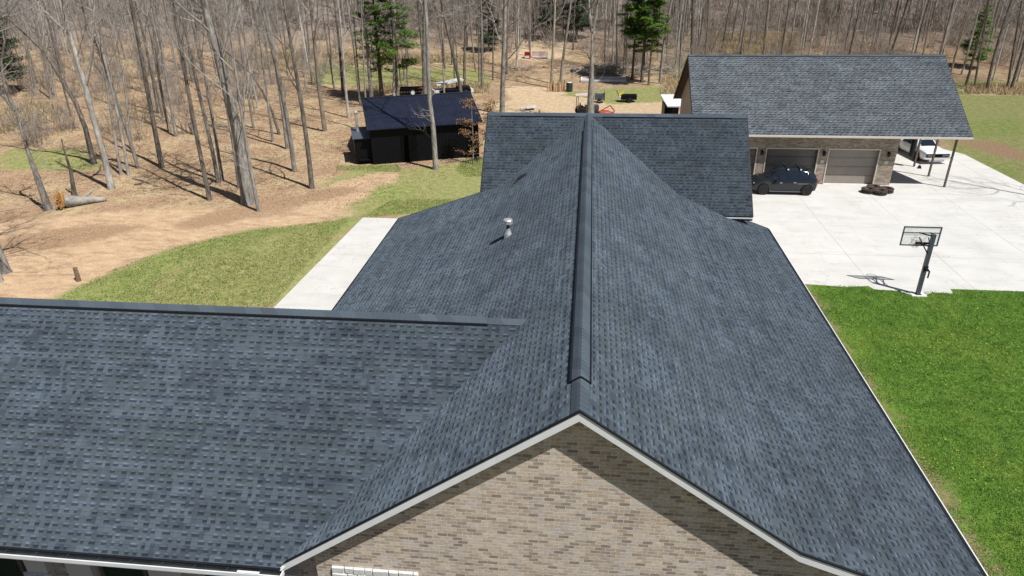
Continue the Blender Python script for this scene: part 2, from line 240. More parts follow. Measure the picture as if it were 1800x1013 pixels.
def leaf_mat(name, A, B, trans=0.15):
    b = NB(name, 0.7, 0.2)
    f = b.noise(b.pos(), 1.3, 4, 0.7); f2 = b.noise(b.pos(), 18, 2, 0.7)
    b.col(b.mix(b.rng(b.m('ADD', b.m('MULTIPLY', f, 0.6), b.m('MULTIPLY', f2, 0.4)), 0.35, 0.65), A, B))
    return b.mat
M['pine'] = leaf_mat('pine_needles', (0.045, 0.115, 0.014), (0.18, 0.30, 0.045))
M['pinedark'] = leaf_mat('dark_conifer_needles', (0.022, 0.05, 0.022), (0.06, 0.105, 0.04))
M['brownleaf'] = leaf_mat('dry_brown_leaves', (0.20, 0.10, 0.045), (0.42, 0.25, 0.13))
M['grassR'] = leaf_mat('lawn_grass_blades', (0.05, 0.14, 0.014), (0.24, 0.37, 0.07))
M['grassD'] = leaf_mat('dry_grass_blades', (0.32, 0.24, 0.13), (0.55, 0.44, 0.27))
M['dandelion'] = plain('dandelion_yellow', (0.62, 0.58, 0.10), 0.8)

# ------------------------------------------------------------ mesh helpers
class MB:
    def __init__(s): s.v = []; s.f = []; s.uv = []; s.mi = []; s.has = False; s.M = Matrix.Identity(4)
    def add(s, vs, fs, uvs=None, mi=0):
        b = len(s.v); s.v += [tuple(s.M @ Vector(p)) for p in vs]
        for i, f in enumerate(fs):
            s.f.append(tuple(b+k for k in f)); s.mi.append(mi)
            s.uv.append(uvs[i] if uvs else None)
        if uvs: s.has = True
        return s
    def box(s, x0, y0, z0, x1, y1, z1, mi=0):
        v = [(x0, y0, z0), (x1, y0, z0), (x1, y1, z0), (x0, y1, z0), (x0, y0, z1), (x1, y0, z1), (x1, y1, z1), (x0, y1, z1)]
        return s.add(v, [(0, 3, 2, 1), (4, 5, 6, 7), (0, 1, 5, 4), (1, 2, 6, 5), (2, 3, 7, 6), (3, 0, 4, 7)], mi=mi)
    def beam(s, p0, p1, w, h, up=(0, 0, 1), mi=0):
        p0, p1 = Vector(p0), Vector(p1); d = (p1-p0).normalized(); up = Vector(up)
        sd = d.cross(up)
        if sd.length < 1e-4: sd = d.cross(Vector((0, 1, 0)))
        sd.normalize(); u2 = sd.cross(d)
        a, b = sd*w/2, u2*h/2
        v = [p0-a-b, p0+a-b, p0+a+b, p0-a+b, p1-a-b, p1+a-b, p1+a+b, p1-a+b]
        return s.add(v, [(0, 1, 2, 3), (7, 6, 5, 4), (4, 5, 1, 0), (5, 6, 2, 1), (6, 7, 3, 2), (7, 4, 0, 3)], mi=mi)
    def tube(s, pts, rs, n=6, mi=0, cap=True):
        pts = [Vector(p) for p in pts]; vs = []; fs = []
        for i, p in enumerate(pts):
            d = (pts[min(i+1, len(pts)-1)]-pts[max(i-1, 0)]).normalized()
            a = d.cross(Vector((0.31, 0.95, 0.05)))
            if a.length < 0.05: a = d.cross(Vector((1, 0, 0)))
            a.normalize(); c = d.cross(a)
            for k in range(n):
                t = 2*math.pi*k/n; vs.append(p+(a*math.cos(t)+c*math.sin(t))*rs[i])
        for i in range(len(pts)-1):
            for k in range(n): fs.append((i*n+k, i*n+(k+1) % n, (i+1)*n+(k+1) % n, (i+1)*n+k))
        if cap: fs.append(tuple(range(n-1, -1, -1))); fs.append(tuple((len(pts)-1)*n+k for k in range(n)))
        return s.add(vs, fs, mi=mi)
    def lathe(s, prof, n=16, axis='Z', c=(0, 0, 0), mi=0):
        vs = []; fs = []
        for r, z in prof:
            for k in range(n):
                t = 2*math.pi*k/n; a, b = r*math.cos(t), r*math.sin(t)
                p = (a, b, z) if axis == 'Z' else ((a, z, b) if axis == 'Y' else (z, a, b))
                vs.append(tuple(p[i]+c[i] for i in range(3)))
        for i in range(len(prof)-1):
            for k in range(n): fs.append((i*n+k, i*n+(k+1) % n, (i+1)*n+(k+1) % n, (i+1)*n+k))
        fs.append(tuple(range(n-1, -1, -1))); fs.append(tuple((len(prof)-1)*n+k for k in range(n)))
        return s.add(vs, fs, mi=mi)
    def poly(s, pts, O=None, U=None, V=None, mi=0, flip=False):
        pts = [Vector(p) for p in pts]
        uv = None
        if U is not None:
            O = Vector(O); U = Vector(U).normalized(); V = Vector(V).normalized()
            uv = [((p-O).dot(U), (p-O).dot(V)) for p in pts]
        idx = list(range(len(pts)))
        if flip: idx = idx[::-1]
        return s.add(pts, [tuple(idx)], [[uv[i] for i in idx]] if uv else None, mi)
    def build(s, name, mat, parent=None, smooth=False, loc=None):
        me = bpy.data.meshes.new(name); me.from_pydata(s.v, [], s.f)
        if s.has:
            l = me.uv_layers.new(name='UVMap'); i = 0
            for f, uv in zip(s.f, s.uv):
                for k in range(len(f)):
                    l.data[i].uv = uv[k] if uv else (0, 0); i += 1
        for m in (mat if isinstance(mat, (list, tuple)) else [mat]): me.materials.append(m)
        me.polygons.foreach_set('material_index', s.mi)
        if smooth: me.polygons.foreach_set('use_smooth', [True]*len(s.f))
        me.update()
        return link(name, me, parent)
def link(name, me, parent=None):
    o = bpy.data.objects.new(name, me); COL.objects.link(o)
    if parent is not None: o.parent = parent
    return o
def tag(o, label=None, cat=None, group=None, kind=None):
    if label: o['label'] = label
    if cat: o['category'] = cat
    if group: o['group'] = group
    if kind: o['kind'] = kind
    return o
def thing(name, label, cat, loc=(0, 0, 0), rz=0, group=None):
    o = bpy.data.objects.new(name, None); COL.objects.link(o); o.location = loc; o.rotation_euler = (0, 0, rz)
    o.empty_display_size = 0.2
    return tag(o, label, cat, group)
def np_mesh(name, V, F, mat, parent=None, smooth=False):
    V = np.asarray(V, dtype=np.float32); F = np.asarray(F, dtype=np.int32)
    me = bpy.data.meshes.new(name); nf, k = F.shape
    me.vertices.add(len(V)); me.vertices.foreach_set('co', V.ravel())
    me.loops.add(nf*k); me.loops.foreach_set('vertex_index', F.ravel())
    me.polygons.add(nf); me.polygons.foreach_set('loop_start', np.arange(nf, dtype=np.int32)*k)
    me.update(calc_edges=True)
    if smooth: me.polygons.foreach_set('use_smooth', np.ones(nf, bool))
    me.materials.append(mat)
    return link(name, me, parent)

# ------------------------------------------------------------ terrain
def terr(x, y):
    d = np.maximum(0, np.asarray(y, float)-62)
    return np.where(d < 60, 0.0016*d*d, 5.76+(np.minimum(d, 400)-60)*0.19)
def tz(x, y): return float(terr(x, y))

def inpoly(X, Y, poly):
    ins = np.zeros(X.shape, bool); n = len(poly)
    for i in range(n):
        x0, y0 = poly[i]; x1, y1 = poly[(i+1) % n]
        if y0 == y1: continue
        c = ((y0 > Y) != (y1 > Y)) & (X < (x1-x0)*(Y-y0)/(y1-y0)+x0)
        ins ^= c
    return ins

def axis_vals(segs):
    out = []
    for a, b, s in segs: out += list(np.arange(a, b, s))
    return np.array(out+[segs[-1][1]])
gx = axis_vals([(-1500, -300, 200), (-300, -110, 10), (-110, -70, 1.6), (-70, 55, 0.4), (55, 90, 1.6), (90, 300, 10), (300, 1500, 200)])
gy = axis_vals([(-1000, -100, 150), (-100, -10, 6), (-10, 14, 1.2), (14, 96, 0.4), (96, 150, 1.5), (150, 500, 12), (500, 2500, 200)])
GX, GY = np.meshgrid(gx, gy)
def wob(X, Y, s, k):
    return s*(np.sin(X*.9*k+1.3*np.sin(Y*.7*k+.4))+np.sin(Y*1.1*k+1.7*np.sin(X*.8*k+2.1))*.8)/1.8
PX = GX+wob(GX, GY, .35, 1.0)+wob(GX, GY, .2, 3.1); PY = GY+wob(GY, GX, .35, 1.1)+wob(GY, GX, .2, 2.9)
masks = {}
for k in ('green', 'mixed', 'dirt', 'sand', 'tan', 'brown'):
    m = np.zeros(GX.shape, bool)
    for poly in DATA['Z'][k]: m |= inpoly(PX, PY, poly)
    m = m.astype(float)
    for _ in range(6):
        m[1:-1, 1:-1] = (m[1:-1, 1:-1]*2+m[:-2, 1:-1]+m[2:, 1:-1]+m[1:-1, :-2]+m[1:-1, 2:])/6
    masks[k] = m
ZT = terr(GX, GY)+np.where(GY > 62, 1, 0)*wob(GX, GY, .15, .35)*np.clip((GY-62)/30, 0, 1)
ZT += (wob(GX, GY, .035, .8)+wob(GX, GY, .02, 2.3))*np.clip((-15-GX)/3, 0, 1)*np.clip((GY-12)/8, 0, 1)
verts = np.stack([GX.ravel(), GY.ravel(), ZT.ravel()], 1)
nyy, nxx = GX.shape
ii = np.arange(nyy*nxx).reshape(nyy, nxx)
faces = np.stack([ii[:-1, :-1].ravel(), ii[:-1, 1:].ravel(), ii[1:, 1:].ravel(), ii[1:, :-1].ravel()], 1)

def ground_mat():
    b = NB('ground_soil_and_litter', 0.97, 0.1)
    p = b.pos()
    a = b.n('ShaderNodeAttribute'); a.attribute_name = 'zone'
    s = b.sep(a.outputs['Color']); a2 = b.n('ShaderNodeAttribute'); a2.attribute_name = 'zone2'; s2 = b.sep(a2.outputs['Color'])
    n1 = b.noise(p, 0.35, 5, 0.65); n2 = b.noise(p, 2.2, 5, 0.7); n3 = b.noise(p, 11, 4, 0.75); n4 = b.noise(b.scale(p, (1, 2.2, 1)), 1.1, 5, 0.7)
    # woods floor: leaf litter with tan grass patches
    lit = b.ramp(n3, [(0.30, (0.17, 0.105, 0.062)), (0.45, (0.33, 0.215, 0.135)), (0.58, (0.46, 0.325, 0.215)), (0.75, (0.62, 0.48, 0.34))])
    lit2 = b.ramp(n3, [(0.30, (0.28, 0.21, 0.12)), (0.5, (0.47, 0.37, 0.22)), (0.72, (0.66, 0.55, 0.37))])
    c = b.mix(b.rng(n1, 0.44, 0.60), lit, lit2)
    c = b.mix(b.m('MULTIPLY', b.rng(n2, 0.48, 0.62), 0.7), c, b.mix(b.rng(n3, 0.35, 0.6), (0.14, 0.08, 0.05), (0.32, 0.195, 0.125)))
    yy = b.sep(p)[1]
    c = b.mix(b.rng(yy, 92, 108), c, b.ramp(n3, [(0.3, (0.17, 0.135, 0.112)), (0.55, (0.34, 0.275, 0.23)), (0.75, (0.46, 0.39, 0.325))]))
    c = b.mix(b.m('MULTIPLY', b.m('MULTIPLY', b.rng(n4, 0.53, 0.66), b.rng(n1, 0.5, 0.38)), 0.65), c, (0.17, 0.19, 0.07))
    def blend(c, mask, col, soft=0.9):
        f = b.m('ADD', mask, b.m('MULTIPLY', b.m('SUBTRACT', b.m('ADD', b.m('MULTIPLY', n2, 0.6), b.m('MULTIPLY', n3, 0.4)), 0.5), soft*1.6))
        return b.mix(b.rng(f, 0.3, 0.7), c, col)
    tan = b.ramp(n3, [(0.3, (0.34, 0.26, 0.15)), (0.5, (0.54, 0.43, 0.27)), (0.7, (0.70, 0.60, 0.42))])
    mixed = b.mix(b.rng(n2, 0.38, 0.62), b.ramp(n3, [(0.3, (0.14, 0.18, 0.045)), (0.6, (0.25, 0.295, 0.085))]), b.ramp(n3, [(0.3, (0.25, 0.25, 0.10)), (0.7, (0.46, 0.40, 0.22))]))
    dirt = b.mix(b.rng(n4, 0.35, 0.65), b.ramp(n3, [(0.3, (0.36, 0.225, 0.135)), (0.65, (0.54, 0.37, 0.235))]), b.ramp(n3, [(0.3, (0.48, 0.345, 0.22)), (0.65, (0.66, 0.51, 0.345))]))
    dirt = b.mix(b.m('MULTIPLY', b.rng(b.noise(b.scale(p, (0.5, 1.6, 1)), 0.9, 6, 0.75), 0.50, 0.62), 0.6), dirt, b.mix(b.rng(n3, 0.4, 0.6), (0.20, 0.12, 0.075), (0.38, 0.26, 0.17)))
    sand = b.ramp(n2, [(0.35, (0.44, 0.32, 0.20)), (0.65, (0.66, 0.52, 0.35))])
    brown = b.ramp(n3, [(0.3, (0.20, 0.12, 0.075)), (0.5, (0.34, 0.225, 0.14)), (0.65, (0.50, 0.36, 0.23))])
    green = b.mix(b.rng(n2, 0.36, 0.66), b.ramp(n3, [(0.3, (0.10, 0.165, 0.03)), (0.6, (0.20, 0.28, 0.065))]), b.ramp(n3, [(0.3, (0.24, 0.26, 0.09)), (0.7, (0.44, 0.40, 0.20))]))
    c = blend(c, s[1], mixed, 1.0); c = blend(c, s2[1], tan, 1.2); c = blend(c, s[2], dirt, 1.3); c = blend(c, s2[2], brown, 1.5); c = blend(c, s2[0], sand, 0.9); c = blend(c, s[0], green, 1.5)
    b.col(c)
    b.bump(b.m('ADD', n3, n2), 1.0, 0.10); b.b.inputs['Diffuse Roughness'].default_value = 1.0
    return b.mat
g = np_mesh('ground', verts, faces, ground_mat(), smooth=True)
for nm, ks in (('zone', ('green', 'mixed', 'dirt')), ('zone2', ('sand', 'tan', 'brown'))):
    at = g.data.color_attributes.new(nm, 'FLOAT_COLOR', 'POINT')
    arr = np.ones((len(verts), 4), np.float32)
    for i, k in enumerate(ks): arr[:, i] = masks[k].ravel() if k else 0
    at.data.foreach_set('color', arr.ravel())
tag(g, 'brown leaf litter ground with dry grass, bare dirt and hillside', kind='structure')

def conc_mat(name, joints=True):
    b = NB(name, 0.85, 0.2)
    p = b.pos(); o = b.sep(p)
    n1 = b.noise(p, 0.5, 5, 0.6); n2 = b.noise(b.scale(p, (0.45, 1.4, 1)), 0.9, 5, 0.65); n3 = b.noise(p, 30, 3, 0.7)
    c = b.mix(b.rng(n1, 0.35, 0.65), (0.60, 0.59, 0.555), (0.66, 0.65, 0.62))
    c = b.mix(b.m('MULTIPLY', b.rng(n2, 0.50, 0.72), 0.5), c, (0.46, 0.45, 0.42))
    c = b.mix(b.m('MULTIPLY', b.rng(b.noise(b.scale(p, (2.2, 0.5, 1)), 1.3, 4, 0.7), 0.60, 0.72), 0.3), c, (0.40, 0.33, 0.28))
    cr = b.m('ABSOLUTE', b.m('SUBTRACT', b.noise(p, 0.16, 6, 0.6), 0.5))
    c = b.mix(b.m('MULTIPLY', b.m('LESS_THAN', cr, 0.0016), 0.35), c, (0.3, 0.28, 0.26))
    k = b.rng(n3, 0.3, 0.7, 0.95, 1.04); c = b.mix(1.0, c, b.xyz(k, k, k), 'MULTIPLY')
    if joints:
        w1 = b.m('MULTIPLY', b.m('SUBTRACT', b.noise(p, 0.7, 2), 0.5), 0.05)
        def line(v, s0, per):
            f = b.m('FRACT', b.m('DIVIDE', b.m('SUBTRACT', b.m('ADD', v, w1), s0), per)); return b.m('LESS_THAN', f, 0.035/per)
        ln = b.m('MAXIMUM', line(o[0], 13.8-46, 4.6), line(o[1], 20.5-48, 4.75))
        ln = b.m('MULTIPLY', ln, b.rng(b.noise(p, 0.8, 3), 0.35, 0.6, 0.35, 0.8))
        c = b.mix(ln, c, (0.34, 0.32, 0.29))
    b.col(c); b.bump(n3, 0.3, 0.003)
    return b.mat
def slab(name, poly, z0, z1, mat, label):
    m = MB(); n = len(poly)
    v = [(x, y, z0) for x, y in poly]+[(x, y, z1) for x, y in poly]
    m.add(v, [tuple(range(n, 2*n))]+[(i, (i+1) % n, n+(i+1) % n, n+i) for i in range(n)])
    return tag(m.build(name, mat), label, kind='structure')
cm = conc_mat('pale_concrete')
slab('driveway', [(8.0, 21.2), (12.6, 20.78), (13.6, 21.0), (13.75, 20.62), (14.7, 20.55), (15.4, 20.02), (15.75, 20.02), (16.3, 20.5), (17.2, 20.45), (17.3, 20.95), (24, 20.95), (33, 21.2), (33, 34.5), (29.4, 37.5), (29.05, 45.5), (28.1, 47.3), (26.5, 49.2), (20.5, 49.4), (7.5, 49.4), (7.5, 22.5)], -0.1, 0.03, cm, 'pale concrete driveway in front of the garage')
slab('patio', [(-14.15, 15.5), (-8.2, 15.5), (-8.2, 28.4), (-13.55, 28.45)], -0.1, 0.03, conc_mat('patio_concrete', False), 'white concrete patio along the left side of the house')

def lawn_mat():
    b = NB('lush_lawn', 0.9, 0.15); p = b.pos()
    n1 = b.noise(p, 0.35, 4, 0.6); n2 = b.noise(p, 3.0, 5, 0.75); n3 = b.noise(p, 22, 3, 0.8)
    c = b.ramp(b.m('ADD', b.m('MULTIPLY', n3, 0.55), b.m('MULTIPLY', n2, 0.45)), [(0.34, (0.035, 0.09, 0.012)), (0.5, (0.11, 0.235, 0.028)), (0.66, (0.25, 0.37, 0.075))])
    c = b.mix(b.m('MULTIPLY', b.rng(n1, 0.48, 0.62), 0.45), c, (0.24, 0.32, 0.05))
    c = b.mix(b.m('MULTIPLY', b.rng(b.noise(p, 1.1, 4, 0.7), 0.54, 0.66), 0.55), c, (0.03, 0.085, 0.012))
    o = b.sep(p)
    edge = b.rng(b.m('ADD', o[0], b.m('MULTIPLY', b.m('SUBTRACT', b.m('ADD', n2, n1), 1.0), 2.2)), 11.15, 10.6)
    c = b.mix(b.m('MULTIPLY', edge, 0.75), c, b.mix(b.rng(n3, 0.4, 0.6), (0.25, 0.17, 0.10), (0.45, 0.34, 0.21)))
    b.col(c); b.bump(b.m('ADD', n3, n2), 1.0, 0.06); return b.mat
slab('lawn', [(6.0, -0.5), (-45, -0.5), (-45, -60), (45, -60), (45, 21.45), (24, 20.99), (17.25, 20.99), (17.25, 20.49), (16.3, 20.55), (15.75, 20.07), (15.4, 20.07), (14.7, 20.6), (13.7, 20.66), (13.6, 21.05), (12.6, 20.83), (8.8, 21.1), (6, 21.1)], -0.1, 0.02, lawn_mat(), 'bright green lawn right of the house')

slab('bounce_blocker', [(-26, -8.0), (9.5, -8.0), (9.5, 1.0), (8.6, 1.2), (-26, 1.2)], -0.1, 0.045, plain('bounce_blocker_dark', (0.035, 0.024, 0.018), 0.95, 0.1, var=0.4, sc_=14, bump=0.02), 'unseen dark slab added along the front of the house to cut bounce light')  # added out of view, dark so less bounce light reaches the gable
# grass blades (stuff)
def tufts(name, N, region, hmin, hmax, wd, mat, label, seed=1, per=3):
    r = np.random.default_rng(seed); x, y = region(r, N); n = len(x)
    z0 = terr(x, y)+0.015
    V = []; th = r.uniform(0, 6.283, (per, n)); ln = r.uniform(.2, .9, (per, n))
    vs = []
    for k in range(per):
        h = r.uniform(hmin, hmax, n); dx = np.cos(th[k]); dy = np.sin(th[k])
        cx = x+r.normal(0, wd*2, n); cy = y+r.normal(0, wd*2, n)
        a = np.stack([cx-dy*wd/2, cy+dx*wd/2, z0], 1); c = np.stack([cx+dy*wd/2, cy-dx*wd/2, z0], 1)
        t = np.stack([cx+dx*h*ln[k], cy+dy*h*ln[k], z0+h*np.sqrt(1-ln[k]**2*.8)], 1)
        vs.append(np.stack([a, c, t], 1).reshape(-1, 3))
    V = np.concatenate(vs); F = np.arange(len(V)).reshape(-1, 3)
    return tag(np_mesh(name, V, F, mat), label, kind='stuff')
def reg_lawn(r, N):
    x = 9.8+(r.uniform(0, 1, N)**1.15)*15.5; y = r.uniform(1.2, 20.9, N)
    k = (y < 20.55) | ((x < 13.4) | (x > 17.4)); k &= (x-10.6-0.5*np.sin(y*1.3)-0.3*np.sin(y*3.1)) > r.uniform(-.6, 1.1, N)
    k &= ~((np.abs(x-15.55) < .3) & (y > 19.95)); return x[k], y[k]
tufts('lawn_grass', 120000, reg_lawn, 0.03, 0.085, 0.022, M['grassR'], 'short green grass blades of the right hand lawn', 3, 3)
def reg_poly(polys, dens_scale=1.0):
    def f(r, N):
        xs = []; ys = []
        ar = []
        for p in polys:
            p = np.array(p); ar.append((p[:, 0].max()-p[:, 0].min())*(p[:, 1].max()-p[:, 1].min()))
        for p, a in zip(polys, ar):
            p = np.array(p); n = int(N*a/sum(ar))
            x = r.uniform(p[:, 0].min(), p[:, 0].max(), n); y = r.uniform(p[:, 1].min(), p[:, 1].max(), n)
            k = inpoly(x, y, p) & (y > 12) & ~((x > -14.35) & (y < 28.6)); xs.append(x[k]); ys.append(y[k])
        return np.concatenate(xs), np.concatenate(ys)
    return f
tufts('grass_band', 50000, reg_poly(DATA['Z']['green'][:3]+DATA['Z']['mixed'][:1]), 0.03, 0.10, 0.035, leaf_mat('spring_grass', (0.13, 0.20, 0.035), (0.38, 0.37, 0.15)), 'green grass growing along the curved lawn edge', 5, 3)
tufts('dry_grass', 30000, reg_poly(DATA['Z']['tan']), 0.25, 0.8, 0.06, M['grassD'], 'tall dry tan grass along the wood edge', 6, 3)
tufts('leaf_litter', 90000, reg_poly([[(-60, 30), (-10, 30), (-10, 95), (-80, 95)]]), 0.02, 0.07, 0.12, leaf_mat('fallen_leaves', (0.22, 0.13, 0.07), (0.58, 0.42, 0.27)), 'brown fallen leaves scattered over the woods floor', 8, 1)
def reg_dand(r, N):
    x, y = reg_lawn(r, N); q = np.sin(x*.9+np.sin(y*.6)*2)+np.sin(y*.8+1.5); k = q > .1; return x[k], y[k]
def dandelions():
    r = np.random.default_rng(12); x, y = reg_dand(r, 1700); vs = []; n = len(x); s = r.uniform(.013, .026, n); z = r.uniform(.05, .1, n)
    for k in range(5):
        t0, t1 = k*2*math.pi/5, (k+1)*2*math.pi/5
        vs.append(np.stack([np.stack([x, y, z+.012], 1), np.stack([x+np.cos(t0)*s, y+np.sin(t0)*s, z], 1), np.stack([x+np.cos(t1)*s, y+np.sin(t1)*s, z], 1)], 1).reshape(-1, 3))
    V = np.concatenate(vs); tag(np_mesh('dandelions', V, np.arange(len(V)).reshape(-1, 3), M['dandelion']), 'tiny yellow dandelions dotted over the green lawn', kind='stuff')
dandelions()
# ------------------------------------------------------------ the brick house
H = 7.194; m_ = 0.7049; aR = 4.381; zR = H-m_*aR; bR = 8.737; zE = 2.524; YR = 25.143; YF = 21.813
aL = 3.9; zLf = H-m_*aL; bL = 9.367; zEL = 2.543; xL = -6.383; zL = H+m_*xL
wy0 = -0.155; Zw = 6.196; mw = 0.6642; wyr = wy0+(Zw-zL)/mw; wxr = -(H-Zw)/m_; WX = -23.0
cxl, cxr, cyc, mc_ = -5.12, 7.79, 21.1, 0.9507; zc = H-mc_*(YR-cyc)
kR = (zR-zE)/(bR-aR); kL = (zLf-zEL)/(bL-aL)
house = thing('brick_house', 'tan brick house with slate blue shingle gable roofs filling the foreground', 'house', (0, 8, 0))
house_inv = Matrix.Translation((0, -8, 0))
def HB():
    m = MB(); m.M = house_inv.copy(); return m
def roofpoly(m, pts, O, U, V, mi=0):
    m.poly(pts, O, U, V, mi)
    m.poly([(p[0], p[1], p[2]-0.14) for p in pts], mi=1, flip=True)
# main roof
m = HB()
nR = (1, 0, -m_); upR = (-1, 0, m_); upR2 = (-1, 0, kR); upL = (1, 0, m_); upL2 = (1, 0, kL)
roofpoly(m, [(0, 0, H), (aR, 0, zR), (aR, YR-aR*m_/mc_+.05, zR), (0, YR, H)], (bR, 0, zE), (0, 1, 0), upR)
roofpoly(m, [(aR, 0, zR), (bR, 0, zE), (bR, YF, zE), (aR, YF+.1, zR)], (bR, 0, zE), (0, 1, 0), upR2)
yv = wyr+(Zw-zLf)/mw
roofpoly(m, [(0, YR, H), (-aL, YR-aL*m_/mc_+.05, zLf), (-aL, yv, zLf), (wxr, wyr, Zw), (xL, 0, zL), (0, 0, H)], (-bL, 0, zEL), (0, 1, 0), upL)
roofpoly(m, [(-aL, YF, zLf), (-bL, YF, zEL), (-bL, 6.4, zEL), (-aL, 6.4, zLf)], (-bL, 0, zEL), (0, 1, 0), upL2)
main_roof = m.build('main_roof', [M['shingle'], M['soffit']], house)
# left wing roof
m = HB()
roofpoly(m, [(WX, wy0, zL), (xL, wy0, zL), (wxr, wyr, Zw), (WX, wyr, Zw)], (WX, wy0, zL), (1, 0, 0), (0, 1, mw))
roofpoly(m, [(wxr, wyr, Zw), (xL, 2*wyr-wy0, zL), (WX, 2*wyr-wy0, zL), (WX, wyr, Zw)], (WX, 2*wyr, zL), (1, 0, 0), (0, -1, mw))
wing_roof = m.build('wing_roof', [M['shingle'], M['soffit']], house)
# cross gable roof
m = HB()
roofpoly(m, [(cxl, cyc, zc), (cxr, cyc, zc), (cxr, YR, H), (cxl, YR, H)], (cxl, cyc, zc), (1, 0, 0), (0, 1, mc_))
roofpoly(m, [(cxr, YR, H), (cxr, 2*YR-cyc, zc), (cxl, 2*YR-cyc, zc), (cxl, YR, H)], (cxl, 2*YR-cyc, zc), (1, 0, 0), (0, -1, mc_))
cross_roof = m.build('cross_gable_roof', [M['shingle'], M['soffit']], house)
# ridge caps: overlapping folded pieces, raised ridge vent with a dark edge
def cap_run(mb, p0, p1, slope, half, lift, piece=0.145, mi=0, lap=0.006):
    p0, p1 = Vector(p0), Vector(p1); d = p1-p0; n = max(1, int(d.length/piece)); sd = d.normalized().cross(Vector((0, 0, 1)))
    for i in range(n):
        a = p0+d*(i/n); b = p0+d*((i+1)/n)
        za, zb = lift+lap, lift
        vs = []
        for q, zz in ((a, za), (b, zb)):
            for s, dz in ((-half, -slope*half), (-half*.35, -slope*half*.30), (0, -0.004), (half*.35, -slope*half*.30), (half, -slope*half)):
                vs.append(q+sd*s+Vector((0, 0, zz+dz)))
        e0 = vs[0]-Vector((0, 0, za+.005)); e1 = vs[4]-Vector((0, 0, za+.005)); e2 = vs[5]-Vector((0, 0, zb+.005)); e3 = vs[9]-Vector((0, 0, zb+.005))
        vs += [e0, e1, e2, e3]
        fs = [(0, 1, 6, 5), (1, 2, 7, 6), (2, 3, 8, 7), (3, 4, 9, 8)]
        mb.add(vs, fs, mi=mi); mb.add(vs, [(0, 5, 12, 10), (4, 11, 13, 9)], mi=1)
        mb.add(vs, [(10, 0, 1, 2, 3, 4, 11)], mi=mi)
M['capn'] = None
def capmat():
    b = NB('ridge_cap_shingles', 0.9, 0.25); p = b.pos(); o = b.sep(p)
    k = b.wn(b.m('FLOOR', b.m('DIVIDE', b.m('ADD', o[0], o[1]), 0.43)), 3.0)
    c = b.mix(b.rng(k, 0, 1), (0.058, 0.077, 0.098), (0.086, 0.110, 0.134))
    n = b.rng(b.noise(p, 45, 3, 0.8), 0.3, 0.7, 0.88, 1.12)
    b.col(b.mix(1.0, c, b.xyz(n, n, n), 'MULTIPLY')); return b.mat
CM = [capmat(), M['black']]
m = HB(); cap_run(m, (0, 0.0, H), (0, 1.05, H), m_, 0.17, 0.012); cap_run(m, (0, 1.05, H), (0, YR-3.0, H), m_, 0.175, 0.045)
cap_run(m, (0, YR-3.0, H), (0, YR-1.0, H), m_, 0.165, 0.035); cap_run(m, (0, YR-1.0, H), (0, YR-0.05, H), m_, 0.165, 0.012)
for s in (-1, 1):
    m.beam((s*.192, 1.04, H-.180*m_+.014), (s*.192, YR-3.0, H-.180*m_+.014), .05, .055, mi=1)
    m.beam((s*.176, YR-3.0, H-.170*m_+.008), (s*.176, YR-1.0, H-.170*m_+.008), .022, .04, mi=1)
    m.beam((0, 1.035, H+.028), (s*.19, 1.035, H-.186*m_+.030), .02, .05, mi=1)
m.build('ridge_cap', CM, main_roof)
m = HB(); cap_run(m, (WX, wyr, Zw), (-2.4, wyr, Zw), mw, 0.17, 0.045); cap_run(m, (-2.4, wyr, Zw), (wxr, wyr, Zw), mw, 0.16, 0.012)
m.beam((WX, wyr-.185, Zw-.17*mw+.010), (-2.4, wyr-.185, Zw-.17*mw+.010), .045, .055, mi=1)
m.beam((WX, wyr+.18, Zw-.17*mw+.008), (-2.4, wyr+.18, Zw-.17*mw+.008), .026, .045, mi=1)
m.build('ridge_cap', CM, wing_roof)
m = HB(); cap_run(m, (cxl, YR, H), (cxr, YR, H), mc_, 0.16, 0.022)
for xa, xb in ((-4.45, -0.65), (0.75, 7.1)):
    m.beam((xa, YR-.178, H-.165*mc_+.016), (xb, YR-.178, H-.165*mc_+.016), .03, .055, mi=1)
m.build('ridge_cap', CM, cross_roof)
# rakes: white barge boards below a black drip edge
m = HB(); k = HB()
def rake(p0, p1, out, bw=0.2):
    p0, p1, out = Vector(p0), Vector(p1), Vector(out)
    dz = Vector((0, 0, 1))
    for nm, mt, t0, t1, o0, o1 in (('barge_board', 'white', -.035, -.035-bw, .0, .028), ('drip_edge', 'black', .006, -.032, -.003, .047)):
        q = HB(); v = [p+out*o+dz*h for p in (p0, p1) for h in (t1, t0) for o in (o0, o1)]
        q.add(v, [(0, 1, 3, 2), (4, 6, 7, 5), (0, 4, 5, 1), (2, 3, 7, 6), (1, 5, 7, 3), (0, 2, 6, 4)]); q.build(nm, M[mt], house)
rake((0, 0, H), (aR, 0, zR), (0, -1, 0)); rake((aR, 0, zR), (bR+.02, 0, zE), (0, -1, 0)); rake((0, 0, H), (xL-.1, 0, zL-.07), (0, -1, 0))
rake((aR+.9, YF, zR-.9*kR), (bR, YF, zE), (0, 1, 0)); rake((-bL, YF, zEL), (cxl, YF, zEL+kL*(bL+cxl)), (0, 1, 0))
for X, o in ((cxl, (-1, 0, 0)), (cxr, (1, 0, 0))):
    rake((X, cyc, zc), (X, YR, H), o); rake((X, YR, H), (X, 2*YR-cyc, zc), o)
rake((WX, wy0, zL), (WX, wyr, Zw), (-1, 0, 0))
